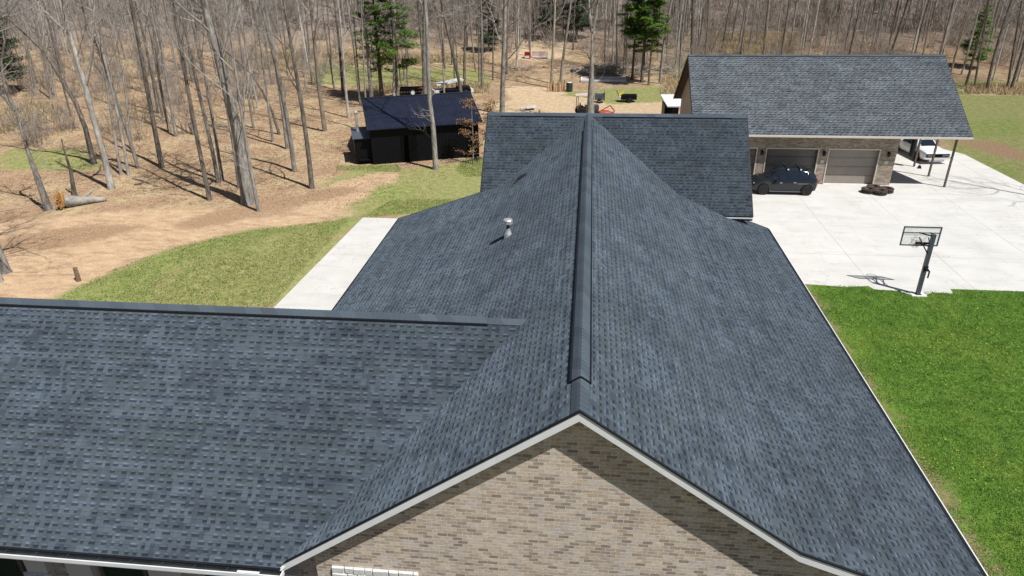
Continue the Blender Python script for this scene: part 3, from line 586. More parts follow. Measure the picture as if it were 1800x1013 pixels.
# gutters
def gutter(p0, p1, out, name='gutter', w=0.115):
    g = HB(); p0, p1, out = Vector(p0), Vector(p1), Vector(out); dz = Vector((0, 0, 1))
    g.beam(p0+out*w-dz*.085, p1+out*w-dz*.085, .028, .10)                 # front lip
    g.beam(p0+out*(w/2)-dz*.145, p1+out*(w/2)-dz*.145, w+.02, .016)       # base
    g.beam(p0+out*.014-dz*.085, p1+out*.014-dz*.085, .016, .10, mi=1)
    g.beam(p0+out*(w/2)-dz*.118, p1+out*(w/2)-dz*.118, w-.045, .02, mi=1)  # leaves in trough
    L = (p1-p0).length; d = (p1-p0)/L; s = .5
    while s < L: g.beam(p0+d*s+out*.02-dz*.028, p0+d*s+out*(w-.01)-dz*.028, .008, .005, mi=2); s += .75
    g.beam(p0+out*.0-dz*.08, p0+out*(w+.01)-dz*.08, .03, .115); g.beam(p1+out*.0-dz*.08, p1+out*(w+.01)-dz*.08, .03, .115)
    return g.build(name, [M['white'], M['gutin'], M['poleg']], house)
gutter((WX, wy0-.012, zL), (xL+.12, wy0-.012, zL), (0, -1, 0), w=0.15)
gutter((bR, -.02, zE), (bR, YF, zE), (1, 0, 0))
gutter((-bL, 6.5, zEL), (-bL, YF, zEL), (-1, 0, 0), w=.06)
m = HB(); m.box(5.9, cyc-.085, zc-.10, cxr, cyc-.055, zc-.045); m.build('gutter', M['white'], house)
m = HB(); m.box(5.9, cyc-.054, zc-.09, cxr, cyc-.012, zc-.06); m.box(5.9, cyc-.05, zc-.2, cxr, cyc-.02, zc-.101); m.build('gutter_trough_and_shade', M['gutin'], house)  # trough floor, then a dark strip standing in for shade under the eave
m = HB(); m.beam((-7.25, wy0-.14, zL-.015), (-6.75, wy0-.14, zL-.015), .06, .012); m.build('gutter_clip', M['white'], house)
m = HB(); 
for a_, b_ in (((WX, wy0+.02, zL-.12), (xL, wy0+.02, zL-.12)), ((bR-.018, .03, zE-.12), (bR-.018, YF, zE-.12)), ((-bL+.02, 6.5, zEL-.12), (-bL+.02, YF, zEL-.12))):
    m = HB(); m.beam(a_, b_, .022, .2 if a_[1] < 15 else .1); m.build('fascia', M['white'], house)
for a_, b_ in (((WX, wy0-.012, zL-.004), (xL+.05, wy0-.012, zL-.004)), ((bR+.01, .0, zE-.004), (bR+.01, YF, zE-.004)), ((-bL-.01, 6.5, zEL-.004), (-bL-.01, YF, zEL-.004)), ((5.4, cyc-.01, zc-.004), (cxr, cyc-.01, zc-.004))):
    m = HB(); m.beam(a_, b_, .055, .03); m.build('drip_edge', M['black'], house)
# walls
def wallpoly(m, pts, U, t=(0, 0, 0)): m.poly(pts, (0, 0, 0), U, (0, 0, 1))
m = HB()
gy0 = 0.31; e = 0.16; WLx = -5.75
gable = [(WLx, gy0, 0), (8.2, gy0, 0), (8.2, gy0, zE+kR*(bR-8.2)-e), (aR, gy0, zR-e), (0, gy0, H-e-.02), (WLx, gy0, H+m_*WLx-e)]
m.poly(gable, (0, 0, 0), (1, 0, 0), (0, 0, 1))
m.poly([(8.2, gy0, 0), (8.2, 21.4, 0), (8.2, 21.4, zE+.0), (8.2, gy0, zE+.0)], (0, 0, 0), (0, 1, 0), (0, 0, 1))
m.poly([(WLx, .8, 0), (WLx, gy0, 0), (WLx, gy0, H+m_*WLx-e), (WLx, .8, H+m_*WLx-e)], (0, 0, 0), (0, 1, 0), (0, 0, 1))
m.poly([(WX+.5, .8, 0), (WLx, .8, 0), (WLx, .8, 3.2), (WX+.5, .8, 3.2)], (0, 0, 0), (1, 0, 0), (0, 0, 1))
m.poly([(WX+.5, 9.8, 0), (WX+.5, .8, 0), (WX+.5, .8, 2.7), (WX+.5, wyr, Zw-e), (WX+.5, 9.8, 2.7)], (0, 0, 0), (0, 1, 0), (0, 0, 1))
m.poly([(-6.6, 9.8, 0), (WX+.5, 9.8, 0), (WX+.5, 9.8, 2.7), (-6.6, 9.8, 2.7)], (0, 0, 0), (1, 0, 0), (0, 0, 1))
m.poly([(-6.6, 21.3, 0), (-6.6, 9.8, 0), (-6.6, 9.8, 3.4), (-6.6, 21.3, 3.4)], (0, 0, 0), (0, 1, 0), (0, 0, 1))
m.poly([(-4.8, 21.31, 0), (-6.6, 21.31, 0), (-6.6, 21.31, 3.3), (-4.8, 21.31, 3.9)], (0, 0, 0), (1, 0, 0), (0, 0, 1))
for X, fl in ((-4.7, 0), (6.7, 1)):
    q = [(X, 21.75, 0), (X, 21.75, zc-e+.5), (X, YR, H-e), (X, 28.6, zc-e+.4), (X, 28.6, 0)]
    m.poly(q if not fl else q[::-1], (0, 0, 0), (0, 1, 0), (0, 0, 1))
m.poly([(4.6, 21.75, 0), (6.7, 21.75, 0), (6.7, 21.75, zc+.3), (4.6, 21.75, zc+.3)], (0, 0, 0), (1, 0, 0), (0, 0, 1))
m.poly([(6.7, 28.6, 0), (-4.7, 28.6, 0), (-4.7, 28.6, zc+.2), (6.7, 28.6, zc+.2)], (0, 0, 0), (1, 0, 0), (0, 0, 1))
m.build('brick_wall', M['brick'], house)
# stone lintel and window on the gable
def lintel(x0, x1, z0, z1, y, seed):
    r = random.Random(seed); g = HB(); x = x0; rows = 3; hz = (z1-z0)/rows
    for i in range(rows):
        x = x0; zz = z0+i*hz
        while x < x1-.05:
            w_ = min(r.uniform(.18, .42), x1-x); d = r.uniform(.05, .075)
            j = [r.uniform(-.012, .012) for _ in range(8)]
            v = [(x+.008, y, zz+.008), (x+w_-.008, y, zz+.008), (x+w_-.008, y, zz+hz-.008), (x+.008, y, zz+hz-.008),
                 (x+.018+j[0], y-d, zz+.02+j[1]), (x+w_-.018+j[2], y-d, zz+.02+j[3]), (x+w_-.018+j[4], y-d, zz+hz-.015+j[5]), (x+.018+j[6], y-d, zz+hz-.015+j[7])]
            g.add(v, [(4, 5, 6, 7), (0, 1, 5, 4), (1, 2, 6, 5), (2, 3, 7, 6), (3, 0, 4, 7)]); x += w_
    return g
g = lintel(-5.38, -3.40, 1.86, 2.39, gy0-.002, 5); win = HB()
fr = g.build('stone_lintel', M['stone'], house)
w_ = HB(); w_.box(-5.2, gy0-.03, .55, -3.7, gy0-.012, 1.85); wo_ = w_.build('window', M['glass'], house)
w_ = HB()
for xa in (-5.24, -4.48, -3.72): w_.box(xa, gy0-.06, .5, xa+.07, gy0-.031, 1.855)
w_.box(-5.24, gy0-.07, .44, -3.65, gy0-.028, .52); w_.build('window_frame', M['white'], wo_)
# wing front: green doors and windows with pale reveals under the eave
for i, (xa, xb) in enumerate(((-14.6, -13.78), (-11.5, -10.45), (-8.75, -7.75), (-17.6, -16.4), (-20.4, -19.2))):
    w_ = HB(); w_.box(xa, .765, 0.3, xb, .79, 1.75); so = w_.build('shutter', M['greend'], house)
    w_ = HB(); w_.box(xb, .72, .3, xb+.09, .79, 1.8); w_.box(xa-.09, .72, .3, xa, .79, 1.8); w_.box(xa-.1, .715, 1.752, xb+.1, .79, 1.82); w_.build('shutter_trim', M['postwood'], so)
for xa, xb in ((-13.45, -12.9), (-12.35, -11.7), (-10.2, -9.35), (-7.2, -6.4)):
    w_ = HB(); w_.box(xa, .60, 0, xb, .795, 1.62); w_.build('brick_pier', M['brick'], house).data
g = lintel(-13.55, -12.8, .8, 1.02, .598, 9); g.build('pier_stone', M['stone'], house)
# vent pipe and low vent on left slope
vx, vy, vz = -2.8, 13.22, 5.2
v_ = HB()
v_.M = house_inv @ Matrix.Translation((vx, vy, vz))
v_.lathe([(.06, .0), (.06, .52)], 14); v_.build('vent_pipe', M['poleg'], house)
v_ = HB(); v_.M = house_inv @ Matrix.Translation((vx, vy, vz)); v_.lathe([(.16, -.06), (.14, .1), (.085, .24), (.075, .3), (.06, .31)], 18)
v_.beam((-.24, -.1, -.20), (.24, -.1, .14), .42, .014, up=(-m_, 0, 1)); v_.build('vent_flashing', M['galv'], house)
v_ = HB(); v_.M = house_inv @ Matrix.Translation((vx, vy, vz)); v_.lathe([(.13, .50), (.175, .505), (.175, .64), (.15, .67), (.0001, .69)], 20); v_.build('vent_cap', M['galv'], house)
v_ = HB(); v_.M = house_inv @ Matrix.Translation((-3.06, 20.81, 5.05))
seg = [(-.26, -.16, -.19, .02), (-.12, .02, -.07, .09), (.05, .10, .05, .10), (.25, .14, .19, .06)]
v_.tube([(a, b, c+.02) for a, b, c, d in seg], [.02, .075, .085, .03], 8); v_.build('slant_vent', M['black'], house)
v_ = HB(); v_.beam((-6.9, 9.3, 3.43), (-6.35, 9.75, 3.62), .03, .02); v_.build('flashing_strip', M['galvpaint'], house)

# ------------------------------------------------------------ detached garage
ga = thing('detached_garage', 'brick detached garage with grey shingle roof and open carport end', 'garage', (14, 43, 0))
gi = Matrix.Translation((-14, -43, 0))
def GB():
    m = MB(); m.M = gi.copy(); return m
gx0, gx1, gyr, gzr, gye, gze = 7.05, 24.57, 42.9, 7.70, 36.45, 3.51; gyb = 2*gyr-gye
mg = (gzr-gze)/(gyr-gye)
m = GB()
m.poly([(gx0, gye, gze), (gx1, gye, gze), (gx1, gyr, gzr), (gx0, gyr, gzr)], (gx0, gye, gze), (1, 0, 0), (0, 1, mg))
m.poly([(gx0, gyr, gzr), (gx1, gyr, gzr), (gx1, gyb, gze), (gx0, gyb, gze)], (gx0, gyb, gze), (1, 0, 0), (0, -1, mg))
m.poly([(gx0, gye, gze-.15), (gx1, gye, gze-.15), (gx1, gyr, gzr-.15), (gx0, gyr, gzr-.15)], mi=1, flip=True)
m.poly([(gx0, gyr, gzr-.15), (gx1, gyr, gzr-.15), (gx1, gyb, gze-.15), (gx0, gyb, gze-.15)], mi=1, flip=True)
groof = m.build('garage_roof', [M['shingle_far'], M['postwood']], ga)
m = GB(); cap_run(m, (gx0, gyr, gzr), (gx1, gyr, gzr), mg, .16, .03, piece=.3); m.beam((gx0, gyr-.17, gzr-.08), (gx1, gyr-.17, gzr-.08), .02, .03, mi=1); m.build('ridge_cap', CM, groof)
m = GB()
for X, s in ((gx0, -1), (gx1, 1)):
    for ya, yb in ((gye, gyr), (gyb, gyr)):
        m = GB(); m.beam((X+s*.015, ya, gze-.12), (X+s*.015, yb, gzr-.12), .03, .2); m.build('barge_board', M['black'], ga)
m = GB(); m.beam((gx0, gye-.05, gze-.06), (gx1, gye-.05, gze-.06), .10, .12); m.build('gutter', M['trimtan'], ga)
doors = [(8.3, 11.45), (12.05, 15.45), (16.1, 19.37)]
gw = 37.09; gc = 20.43; rec = 0.31; dz1 = 2.46
m = GB()
xs = [7.6]+[v for d in doors for v in d]+[gc]
for i in range(0, len(xs), 2):
    xa, xb = xs[i], xs[i+1]; m.poly([(xa, gw, 0), (xb, gw, 0), (xb, gw, dz1), (xa, gw, dz1)], (0, 0, 0), (1, 0, 0), (0, 0, 1))
m.poly([(7.6, gw, dz1), (gc, gw, dz1), (gc, gw, gze+.25), (7.6, gw, gze+.25)], (0, 0, 0), (1, 0, 0), (0, 0, 1))
for d in doors:
    for X, f in ((d[0], False), (d[1], True)):
        m.poly([(X, gw, 0), (X, gw+rec, 0), (X, gw+rec, dz1), (X, gw, dz1)], (0, 0, 0), (0, 1, 0), (0, 0, 1), flip=f)
m.poly([(gc, gw, 0), (gc, gyb-.6, 0), (gc, gyb-.6, gze+.25), (gc, gyr, gzr-.17), (gc, gw, gze+.25)], (0, 0, 0), (0, 1, 0), (0, 0, 1))
m.poly([(gc, gyb-.6, 0), (7.6, gyb-.6, 0), (7.6, gyb-.6, gze+.2), (gc, gyb-.6, gze+.2)], (0, 0, 0), (1, 0, 0), (0, 0, 1))
m.build('brick_wall', M['brickg'], ga)
m = GB(); m.poly([(7.6, gyb-.6, 0), (7.6, gw, 0), (7.6, gw, gze+.25), (7.6, gyr, gzr-.17), (7.6, gyb-.6, gze+.25)], (0, 0, 0), (0, 1, 0), (0, 0, 1)); m.build('gable_siding', M['siding'], ga)
def doormat(name, c):
    return plain(name, c, 0.5, 0.4, var=0.06, sc_=2)
dm = [doormat('dark_taupe_door', (.15, .135, .12)), doormat('grey_taupe_door', (.16, .145, .13)), doormat('taupe_door', (.30, .265, .23))]
for d, mt in zip(doors, dm):
    m = GB(); n = 4; hz = dz1/n
    for i in range(n):
        m.box(d[0]+.02, gw+rec+.0, i*hz+.008, d[1]-.02, gw+rec+.05, (i+1)*hz-.008)
        m.box(d[0]+.02, gw+rec-.012, i*hz+.07, d[1]-.02, gw+rec-.001, (i+1)*hz-.07)
    m.box(d[0]-.1, gw+rec+.052, 0, d[1]+.1, gw+rec+.08, dz1+.1)
    gd = m.build('garage_door', mt, ga)
    m = GB(); t = .07
    m.box(d[0]-.03, gw-.03, 0.03, d[0]+t-.03, gw-.002, dz1+.05); m.box(d[1]-t+.03, gw-.03, 0.03, d[1]+.03, gw-.002, dz1+.05); m.box(d[0]+t-.03, gw-.03, dz1-.03, d[1]-t+.03, gw-.002, dz1+.05)
    m.build('door_trim', M['trimtan'], gd)
for x in (11.75, 15.78, 19.9):
    m = GB(); m.box(x-.05, gw-.05, 2.1, x+.05, gw-.002, 2.35); m.box(x-.03, gw-.17, 2.3, x+.03, gw-.05, 2.33)
    m.M = gi @ Matrix.Translation((x, gw-.17, 0)); m.lathe([(.04, 2.02), (.10, 2.06), (.12, 2.26), (.02, 2.36)], 8); wl = m.build('wall_lantern', M['black'], ga)
    m = GB(); m.box(x-.12, gw-.03, 1.5, x+.12, gw-.002, 1.72); m.build('stone_plaque', M['trimtan'], ga) if x > 12 else None
for i, y in enumerate((36.97, 39.4, 41.85, 45.2, 48.6)):
    m = GB(); xx = 23.9; top = gze-.2 if i == 0 else min(gzr-abs(y-gyr)*mg, 9)-.2
    m.box(xx-.055, y-.055, 0.03, xx+.055, y+.055, top); m.build('carport_post', M['postwood'], ga)

# small pale roofed lean-to left of the garage
lt = thing('lean_to_shelter', 'small white roofed lean-to shelter with dark open front beside the garage gable', 'shelter', (7.2, 54, 0))
m = MB(); m.M = Matrix.Translation((-7.2, -54, 0))
m.add([(6.95, 52.6, 2.1), (8.3, 52.6, 2.1), (8.3, 55.4, 2.6), (6.55, 55.4, 2.6), (6.95, 52.6, 2.0), (8.3, 52.6, 2.0), (8.3, 55.4, 2.5), (6.55, 55.4, 2.5)], [(0, 1, 2, 3), (7, 6, 5, 4), (0, 4, 5, 1), (1, 5, 6, 2), (2, 6, 7, 3), (3, 7, 4, 0)])
m.build('roof', M['galvpaint'], lt)
m = MB(); m.M = Matrix.Translation((-7.2, -54, 0)); m.box(6.75, 52.8, 0, 6.83, 55.3, 2.05); m.box(6.9, 55.2, 0, 8.3, 55.28, 2.2); m.build('wall', M['blackmetal'], lt)

# ------------------------------------------------------------ black metal shed
shr = R_(20); sh = thing('metal_shed', 'black metal shed with navy ribbed roof at the edge of the woods', 'shed', (-16.25, 39.95, 0), shr)
SL, SD, sez, srz = 8.3, 8.6, 2.85, 4.2
m = MB(); m.box(0, 0, -.05, SL, .08, sez); m.box(0, SD-.08, -.05, SL, SD, sez)
for X in (0, SL-.08):
    m.add([(X, .08, -.05), (X+.08, .08, -.05), (X+.08, SD-.08, -.05), (X, SD-.08, -.05), (X, .08, sez), (X+.08, .08, sez), (X+.08, SD-.08, sez), (X, SD-.08, sez), (X, SD/2, srz-.1), (X+.08, SD/2, srz-.1)],
          [(0, 3, 7, 8, 4), (1, 5, 9, 6, 2), (0, 4, 5, 1), (2, 6, 7, 3), (4, 8, 9, 5), (8, 7, 6, 9)])
x = .15
while x < SL: m.box(x, -.02, 0, x+.03, -.001, sez-.1) if not (2.15 < x < 3.45) else None; x += .23
m.build('wall', M['blackmetal'], sh)
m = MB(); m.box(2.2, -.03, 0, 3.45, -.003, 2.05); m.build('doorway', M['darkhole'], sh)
m = MB(); ov = .35; sl = (srz-sez)/(SD/2)
def rp(x, y): return (x, y, srz-abs(y-SD/2)*sl+.04)
for ya, yb in ((-ov, SD/2), (SD/2, SD+ov)):
    a, b_, c_, d_ = rp(-.25, ya), rp(SL+.3, ya), rp(SL+.3, yb), rp(-.25, yb)
    m.add([a, b_, c_, d_]+[(p[0], p[1], p[2]-.06) for p in (a, b_, c_, d_)], [(0, 1, 2, 3), (7, 6, 5, 4), (0, 4, 5, 1), (1, 5, 6, 2), (2, 6, 7, 3), (3, 7, 4, 0)])
    x = -.2
    while x < SL+.3:
        p, q = Vector(rp(x, ya)), Vector(rp(x, yb)); m.beam(p+Vector((0, 0, .012)), q+Vector((0, 0, .012)), .035, .025); x += .23
m.beam(rp(-.25, SD/2), rp(SL+.3, SD/2), .3, .05)
m.build('ribbed_roof', M['navy'], sh)
m = MB(); m.box(-1.25, .5, -.05, -.02, 3.2, 1.95); m.box(-1.0, .2, .3, -.2, .5, .38); m.build('side_lean_to', M['blackmetal'], sh)
m = MB(); m.beam((-.66, .35, 1.98), (-.66, 3.3, 2.2), 1.38, .05); m.build('lean_to_roof', M['poleg'], sh)
m = MB(); m.tube([(-.85, 2.2, 2.0), (-.85, 2.2, 3.55)], [.11, .11], 12); m.lathe([(.16, 3.55), (.16, 3.62), (.02, 3.74)], 12, c=(-.85, 2.2, 0)); m.build('flue_pipe', M['galv'], sh)

# ------------------------------------------------------------ basketball hoop
bh = thing('basketball_hoop', 'slate grey basketball hoop with clear backboard at the driveway edge', 'basketball hoop', (15.55, 20.24, 0))
m = MB(); m.box(-.33, -.25, -.05, .33, .25, .05); m.build('concrete_base', M['stone'], bh)
m = MB(); m.box(-.085, -.07, .02, .085, .07, 3.02); m.box(-.14, -.13, .02, .14, .13, .05); m.build('pole', M['poleg'], bh)
bx0, bx1, by, bz0, bz1 = -1.0, .66, .72, 2.16, 3.10
m = MB(); t = .05
m.box(bx0, by, bz0, bx1, by+.05, bz0+t); m.box(bx0, by, bz1-t, bx1, by+.05, bz1); m.box(bx0, by, bz0+t, bx0+t, by+.05, bz1-t); m.box(bx1-t, by, bz0+t, bx1, by+.05, bz1-t)
m.box(bx0+t, by-.03, 2.80, bx1-t, by-.002, 2.835); bb = m.build('backboard_frame', M['poleg'], bh)
gm = NB('clear_backboard_acrylic', 0.08, 0.5); gm.col((.85, .9, .9)); gm.b.inputs['Alpha'].default_value = 0.28
m = MB(); m.box(bx0+t, by+.015, bz0+t, bx1-t, by+.03, bz1-t); m.build('backboard_pane', gm.mat, bb)
m = MB()
for s in (-.1, .1):
    m.beam((s, .0, 2.95), (s*2.5-.05, by, 2.82), .04, .05); m.beam((s, .0, 2.45), (s*2.5-.05, by, 2.32), .04, .05); m.beam((s*.8, -.05, 2.1), (s*2-.05, by-.03, 2.6), .035, .04)
m.box(-.35, by-.05, 2.26, .22, by-.004, 2.36); m.build('lift_arm', M['black'], bh)
m = MB(); m.box(-.04, -.35, 1.35, .04, -.07, 1.44); m.box(.02, -.42, 1.05, .06, -.351, 1.4); m.box(-.10, -.11, 1.32, .10, -.071, 1.5); m.build('crank_handle', M['black'], bh)
m = MB(); cx_, cy_, rr = -.17, by+.05+.30, .225; pts = [(cx_+rr*math.cos(t*math.pi/12), cy_+rr*math.sin(t*math.pi/12), 2.36) for t in range(25)]
m.tube(pts, [.013]*25, 6, cap=False); m.box(cx_-.09, by+.051, 2.28, cx_+.09, by+.14, 2.37); rim = m.build('rim', M['orange'], bh)
m = MB()
for k in range(12):
    a = k*math.pi/6; m.tube([(cx_+rr*math.cos(a), cy_+rr*math.sin(a), 2.35), (cx_+.7*rr*math.cos(a+.26), cy_+.7*rr*math.sin(a+.26), 2.12), (cx_+.5*rr*math.cos(a), cy_+.5*rr*math.sin(a), 1.95)], [.005]*3, 4)
    m.tube([(cx_+rr*math.cos(a), cy_+rr*math.sin(a), 2.35), (cx_+.7*rr*math.cos(a-.26), cy_+.7*rr*math.sin(a-.26), 2.12), (cx_+.5*rr*math.cos(a), cy_+.5*rr*math.sin(a), 1.95)], [.005]*3, 4)
m.build('net', M['netwhite'], rim)

# ------------------------------------------------------------ wheels and cars
def wheel(parent, x, y, r, w_, side, rimmat, spokes=5, tyre='rubber'):
    m = MB(); m.lathe([(r*.64, -w_/2), (r*.9, -w_/2), (r, -w_*.36), (r, w_*.36), (r*.9, w_/2), (r*.64, w_/2)], 28, 'Y', (x, y, r))
    wo = m.build('wheel', M[tyre], parent, smooth=False)
    m = MB(); yy = y+side*(w_/2-.03)
    m.lathe([(r*.66, yy-y-.01), (r*.60, yy-y+.012), (r*.56, yy-y-.03)] if side > 0 else [(r*.56, yy-y+.03), (r*.60, yy-y-.012), (r*.66, yy-y+.01)], 24, 'Y', (x, y, r))
    for k in range(spokes):
        a = 2*math.pi*k/spokes+.3; m.beam((x, yy, r), (x+r*.6*math.cos(a), yy, r+r*.6*math.sin(a)), .03, r*.2, up=(math.sin(a), 0, -math.cos(a)))
    m.lathe([(r*.16, -.02), (r*.16, .02)], 12, 'Y', (x, yy, r)); m.build('rim', rimmat, wo)
def car(name, label, cat, loc, rz, st, paint, wheels, wr, ww, rimmat, cab, extras):
    """st: stations (x, zbot, zmid, zbelt, ztop, ybot, ymid, ybelt, ytop)"""
    t = thing(name, label, cat, loc, rz)
    vs = []; fs = []
    n = len(st); K = 13
    for (x, zb, zm, zl, zt, yb, ym, yl, yt) in st:
        half = [(0, zb), (yb*.9, zb), (yb, zb+.04), (ym, zm), (yl, zl), (yt, zt-.05*(1 if zt-zl > .12 else .3)), (yt*.80, zt-.008), (0, zt+.012)]
        ring = [(x, y, z) for y, z in half]+[(x, -y, z) for y, z in half[-2:0:-1]]
        vs += ring
    K = 14
    for i in range(n-1):
        for k in range(K): fs.append((i*K+k, (i+1)*K+k, (i+1)*K+(k+1) % K, i*K+(k+1) % K))
    fs.append(tuple(range(K))); fs.append(tuple((n-1)*K+k for k in range(K-1, -1, -1)))
    m = MB(); m.add(vs, fs); body = m.build('body', M[paint], t, smooth=True)
    try:
        body.data.set_sharp_from_angle(angle=R_(38))
    except Exception: pass
    P = lambda i, k: Vector(vs[i*K+k])
    # side glass between stations of the cabin; k4 belt, k5 roof edge on one side, 10/9 on the other
    for (i, j) in cab['side']:
        for ka, kb, sg in ((4, 5, 1), (10, 9, -1)):
            q = [P(i, ka), P(j, ka), P(j, kb), P(i, kb)]
            c = sum(q, Vector())/4; nrm = (q[1]-q[0]).cross(q[3]-q[0]).normalized()
            if nrm.y*sg < 0: nrm = -nrm
            q2 = []
            for k_, p in enumerate(q):
                tgt = c; d = p-tgt; q2.append(tgt+Vector((d.x*.95, d.y*.9, d.z*.84))+nrm*.012+Vector((0, 0, .0)))
            m = MB(); m.add(q2+[p-nrm*.03 for p in q2], [(0, 1, 2, 3), (7, 6, 5, 4), (0, 4, 5, 1), (1, 5, 6, 2), (2, 6, 7, 3), (3, 7, 4, 0)]); m.build('side_window', M['cgls'], t)
    for (i, j, nm) in cab['ends']:
        q = [P(i, 6), P(i, 7), P(i, 8), P(j, 6), P(j, 7), P(j, 8)]
        nrm = (q[2]-q[0]).cross(q[3]-q[0]).normalized()
        if nrm.z < 0: nrm = -nrm
        c = sum(q, Vector())/6; q2 = [c+(p-c)*.92+nrm*.02 for p in q]
        q2 = [Vector((p.x, p.y*1.1, p.z)) for p in q2]
        m = MB(); m.add(q2+[p-nrm*.04 for p in q2], [(0, 1, 4, 3), (1, 2, 5, 4), (9, 10, 7, 6), (10, 11, 8, 7), (0, 3, 9, 6), (2, 8, 11, 5), (0, 6, 7, 1), (1, 7, 8, 2), (3, 4, 10, 9), (4, 5, 11, 10)]); m.build(nm, M['cgls'], t)
    for x in wheels:
        for s in (-1, 1):
            yb = max(z[6] for z in st)
            a = MB(); a.lathe([(wr*1.12, -.01), (wr*1.12, .006)], 26, 'Y', (x, s*(yb-.006), wr*1.02)); a.build('wheel_arch', M['darkhole'], t)
            wheel(t, x, s*(yb-ww/2+.035), wr, ww, s, rimmat)
    extras(t, P)
    if name == 'hatchback_car': t.scale = (1, 1, 1.08)
    return t
# hatchback: x forward
hb = [(-2.02, .42, .62, .86, .93, .62, .70, .70, .62), (-1.92, .26, .52, .92, 1.06, .74, .84, .82, .62), (-1.72, .22, .50, .95, 1.36, .80, .89, .85, .58), (-1.35, .20, .48, .95, 1.46, .82, .90, .86, .60),
      (-.75, .19, .46, .94, 1.50, .82, .90, .87, .62), (-.1, .19, .46, .92, 1.50, .82, .90, .87, .62), (.45, .19, .46, .90, 1.42, .82, .90, .86, .60), (.80, .19, .46, .90, 1.22, .82, .90, .86, .61), (1.18, .19, .46, .90, .97, .82, .90, .85, .66),
      (1.60, .20, .46, .82, .90, .82, .89, .82, .64), (1.95, .22, .45, .70, .78, .78, .85, .76, .58), (2.12, .28, .46, .60, .64, .62, .68, .62, .5)]
def hb_ex(t, P):
    m = MB()
    for x in (-.85, -.05):
        m.beam((x, -.62, 1.545), (x, .62, 1.545), .06, .03)
    m.build('roof_bar', M['black'], t)
    q = [P(i, k) for i in (3, 4, 5, 6) for k in (6, 7, 8)]
    m = MB(); m.add([p+Vector((0, 0, .012)) for p in q], [(a*3+b, a*3+b+1, (a+1)*3+b+1, (a+1)*3+b) for a in range(3) for b in range(2)]); m.build('black_roof_panel', M['cgls'], t)
    m = MB()
    for x in (-.85, -.05):
        for s in (-1, 1): m.box(x-.05, s*.64-.03, 1.5, x+.05, s*.64+.03, 1.585)
    m.build('bar_foot', M['chrome'], t)
    for s in (-1, 1):
        m = MB(); m.box(-2.0, s*.72-.1, .80, -1.9, s*.72+.1, .96); m.build('tail_light', M['lampred'], t)
        m = MB(); m.box(1.86, s*.60-.16, .60, 2.02, s*.60+.12, .72); m.build('headlight', M['chrome'], t)
        m = MB(); m.beam((.62, s*.88, .98), (.66, s*1.04, 1.02), .14, .11); m.build('mirror', M['carblue'], t)
        m = MB(); m.beam((-1.4, s*.905, .74), (-.7, s*.907, .73), .006, .012); m.box(-.62, s*.90-.012, .78, -.46, s*.90+.012, .81); m.box(.25, s*.90-.012, .76, .41, s*.90+.012, .79); m.build('door_handle', M['chrome'], t)
        m = MB(); m.box(-1.0, s*.86-.03, .2, 1.0, s*.86+.03, .26); m.build('side_skirt', M['alloy'], t)
    m = MB(); m.box(-2.06, -.26, .62, -2.0, .26, .73); m.build('licence_plate', M['white'], t)
car('hatchback_car', 'dark slate blue hatchback with roof bars parked in front of the garage', 'car', (12.95, 35.4, .03), math.pi, hb, 'carblue', (-1.34, 1.40), .33, .22, M['alloy'],
    dict(side=[(2, 3), (3, 4), (4, 5), (5, 6), (6, 7)], ends=[(8, 6, 'windscreen'), (1, 2, 'rear_window')]), hb_ex)
# white coupe
mc = [(-2.45, .42, .60, .82, .86, .80, .86, .82, .70), (-2.35, .30, .55, .86, .92, .86, .93, .88, .72), (-1.6, .26, .52, .90, .97, .88, .96, .90, .70), (-1.0, .25, .52, .92, 1.14, .88, .96, .91, .66), (-.55, .24, .50, .92, 1.33, .88, .96, .90, .60),
      (.0, .24, .50, .90, 1.40, .88, .96, .89, .60), (.55, .24, .50, .90, 1.36, .88, .96, .89, .60), (1.15, .24, .50, .90, 1.00, .88, .96, .89, .70), (1.6, .25, .50, .88, .95, .88, .95, .88, .74), (2.2, .28, .50, .84, .90, .88, .94, .87, .76), (2.45, .36, .52, .82, .87, .86, .93, .86, .76), (2.5, .40, .55, .78, .82, .82, .90, .84, .76)]
def mc_ex(t, P):
    m = MB(); m.box(2.49, -.84, .56, 2.56, .84, .76); m.build('grille', M['darkhole'], t)
    m = MB(); m.box(2.5, -.80, .60, 2.575, -.30, .72); m.box(2.5, .30, .60, 2.575, .80, .72); m.build('headlight', M['alloy'], t)
    m = MB(); m.box(2.44, -.93, .40, 2.66, .93, .53); m.build('front_bumper', M['chrome'], t)
    m = MB(); m.box(-2.62, -.93, .40, -2.42, .93, .53); m.build('rear_bumper', M['chrome'], t)
    m = MB(); m.box(2.46, -.55, .2, 2.54, .55, .39); m.build('valance', M['carwhite'], t)
car('white_coupe', 'old white two-door coupe with wide dark grille parked by the carport', 'car', (25.45, 45.05, .03), R_(-90)+R_(6), mc, 'carwhite', (-1.5, 1.45), .34, .23, M['alloy'],
    dict(side=[(3, 4), (4, 5), (5, 6), (6, 7)], ends=[(7, 6, 'windscreen'), (2, 4, 'rear_window')]), mc_ex)
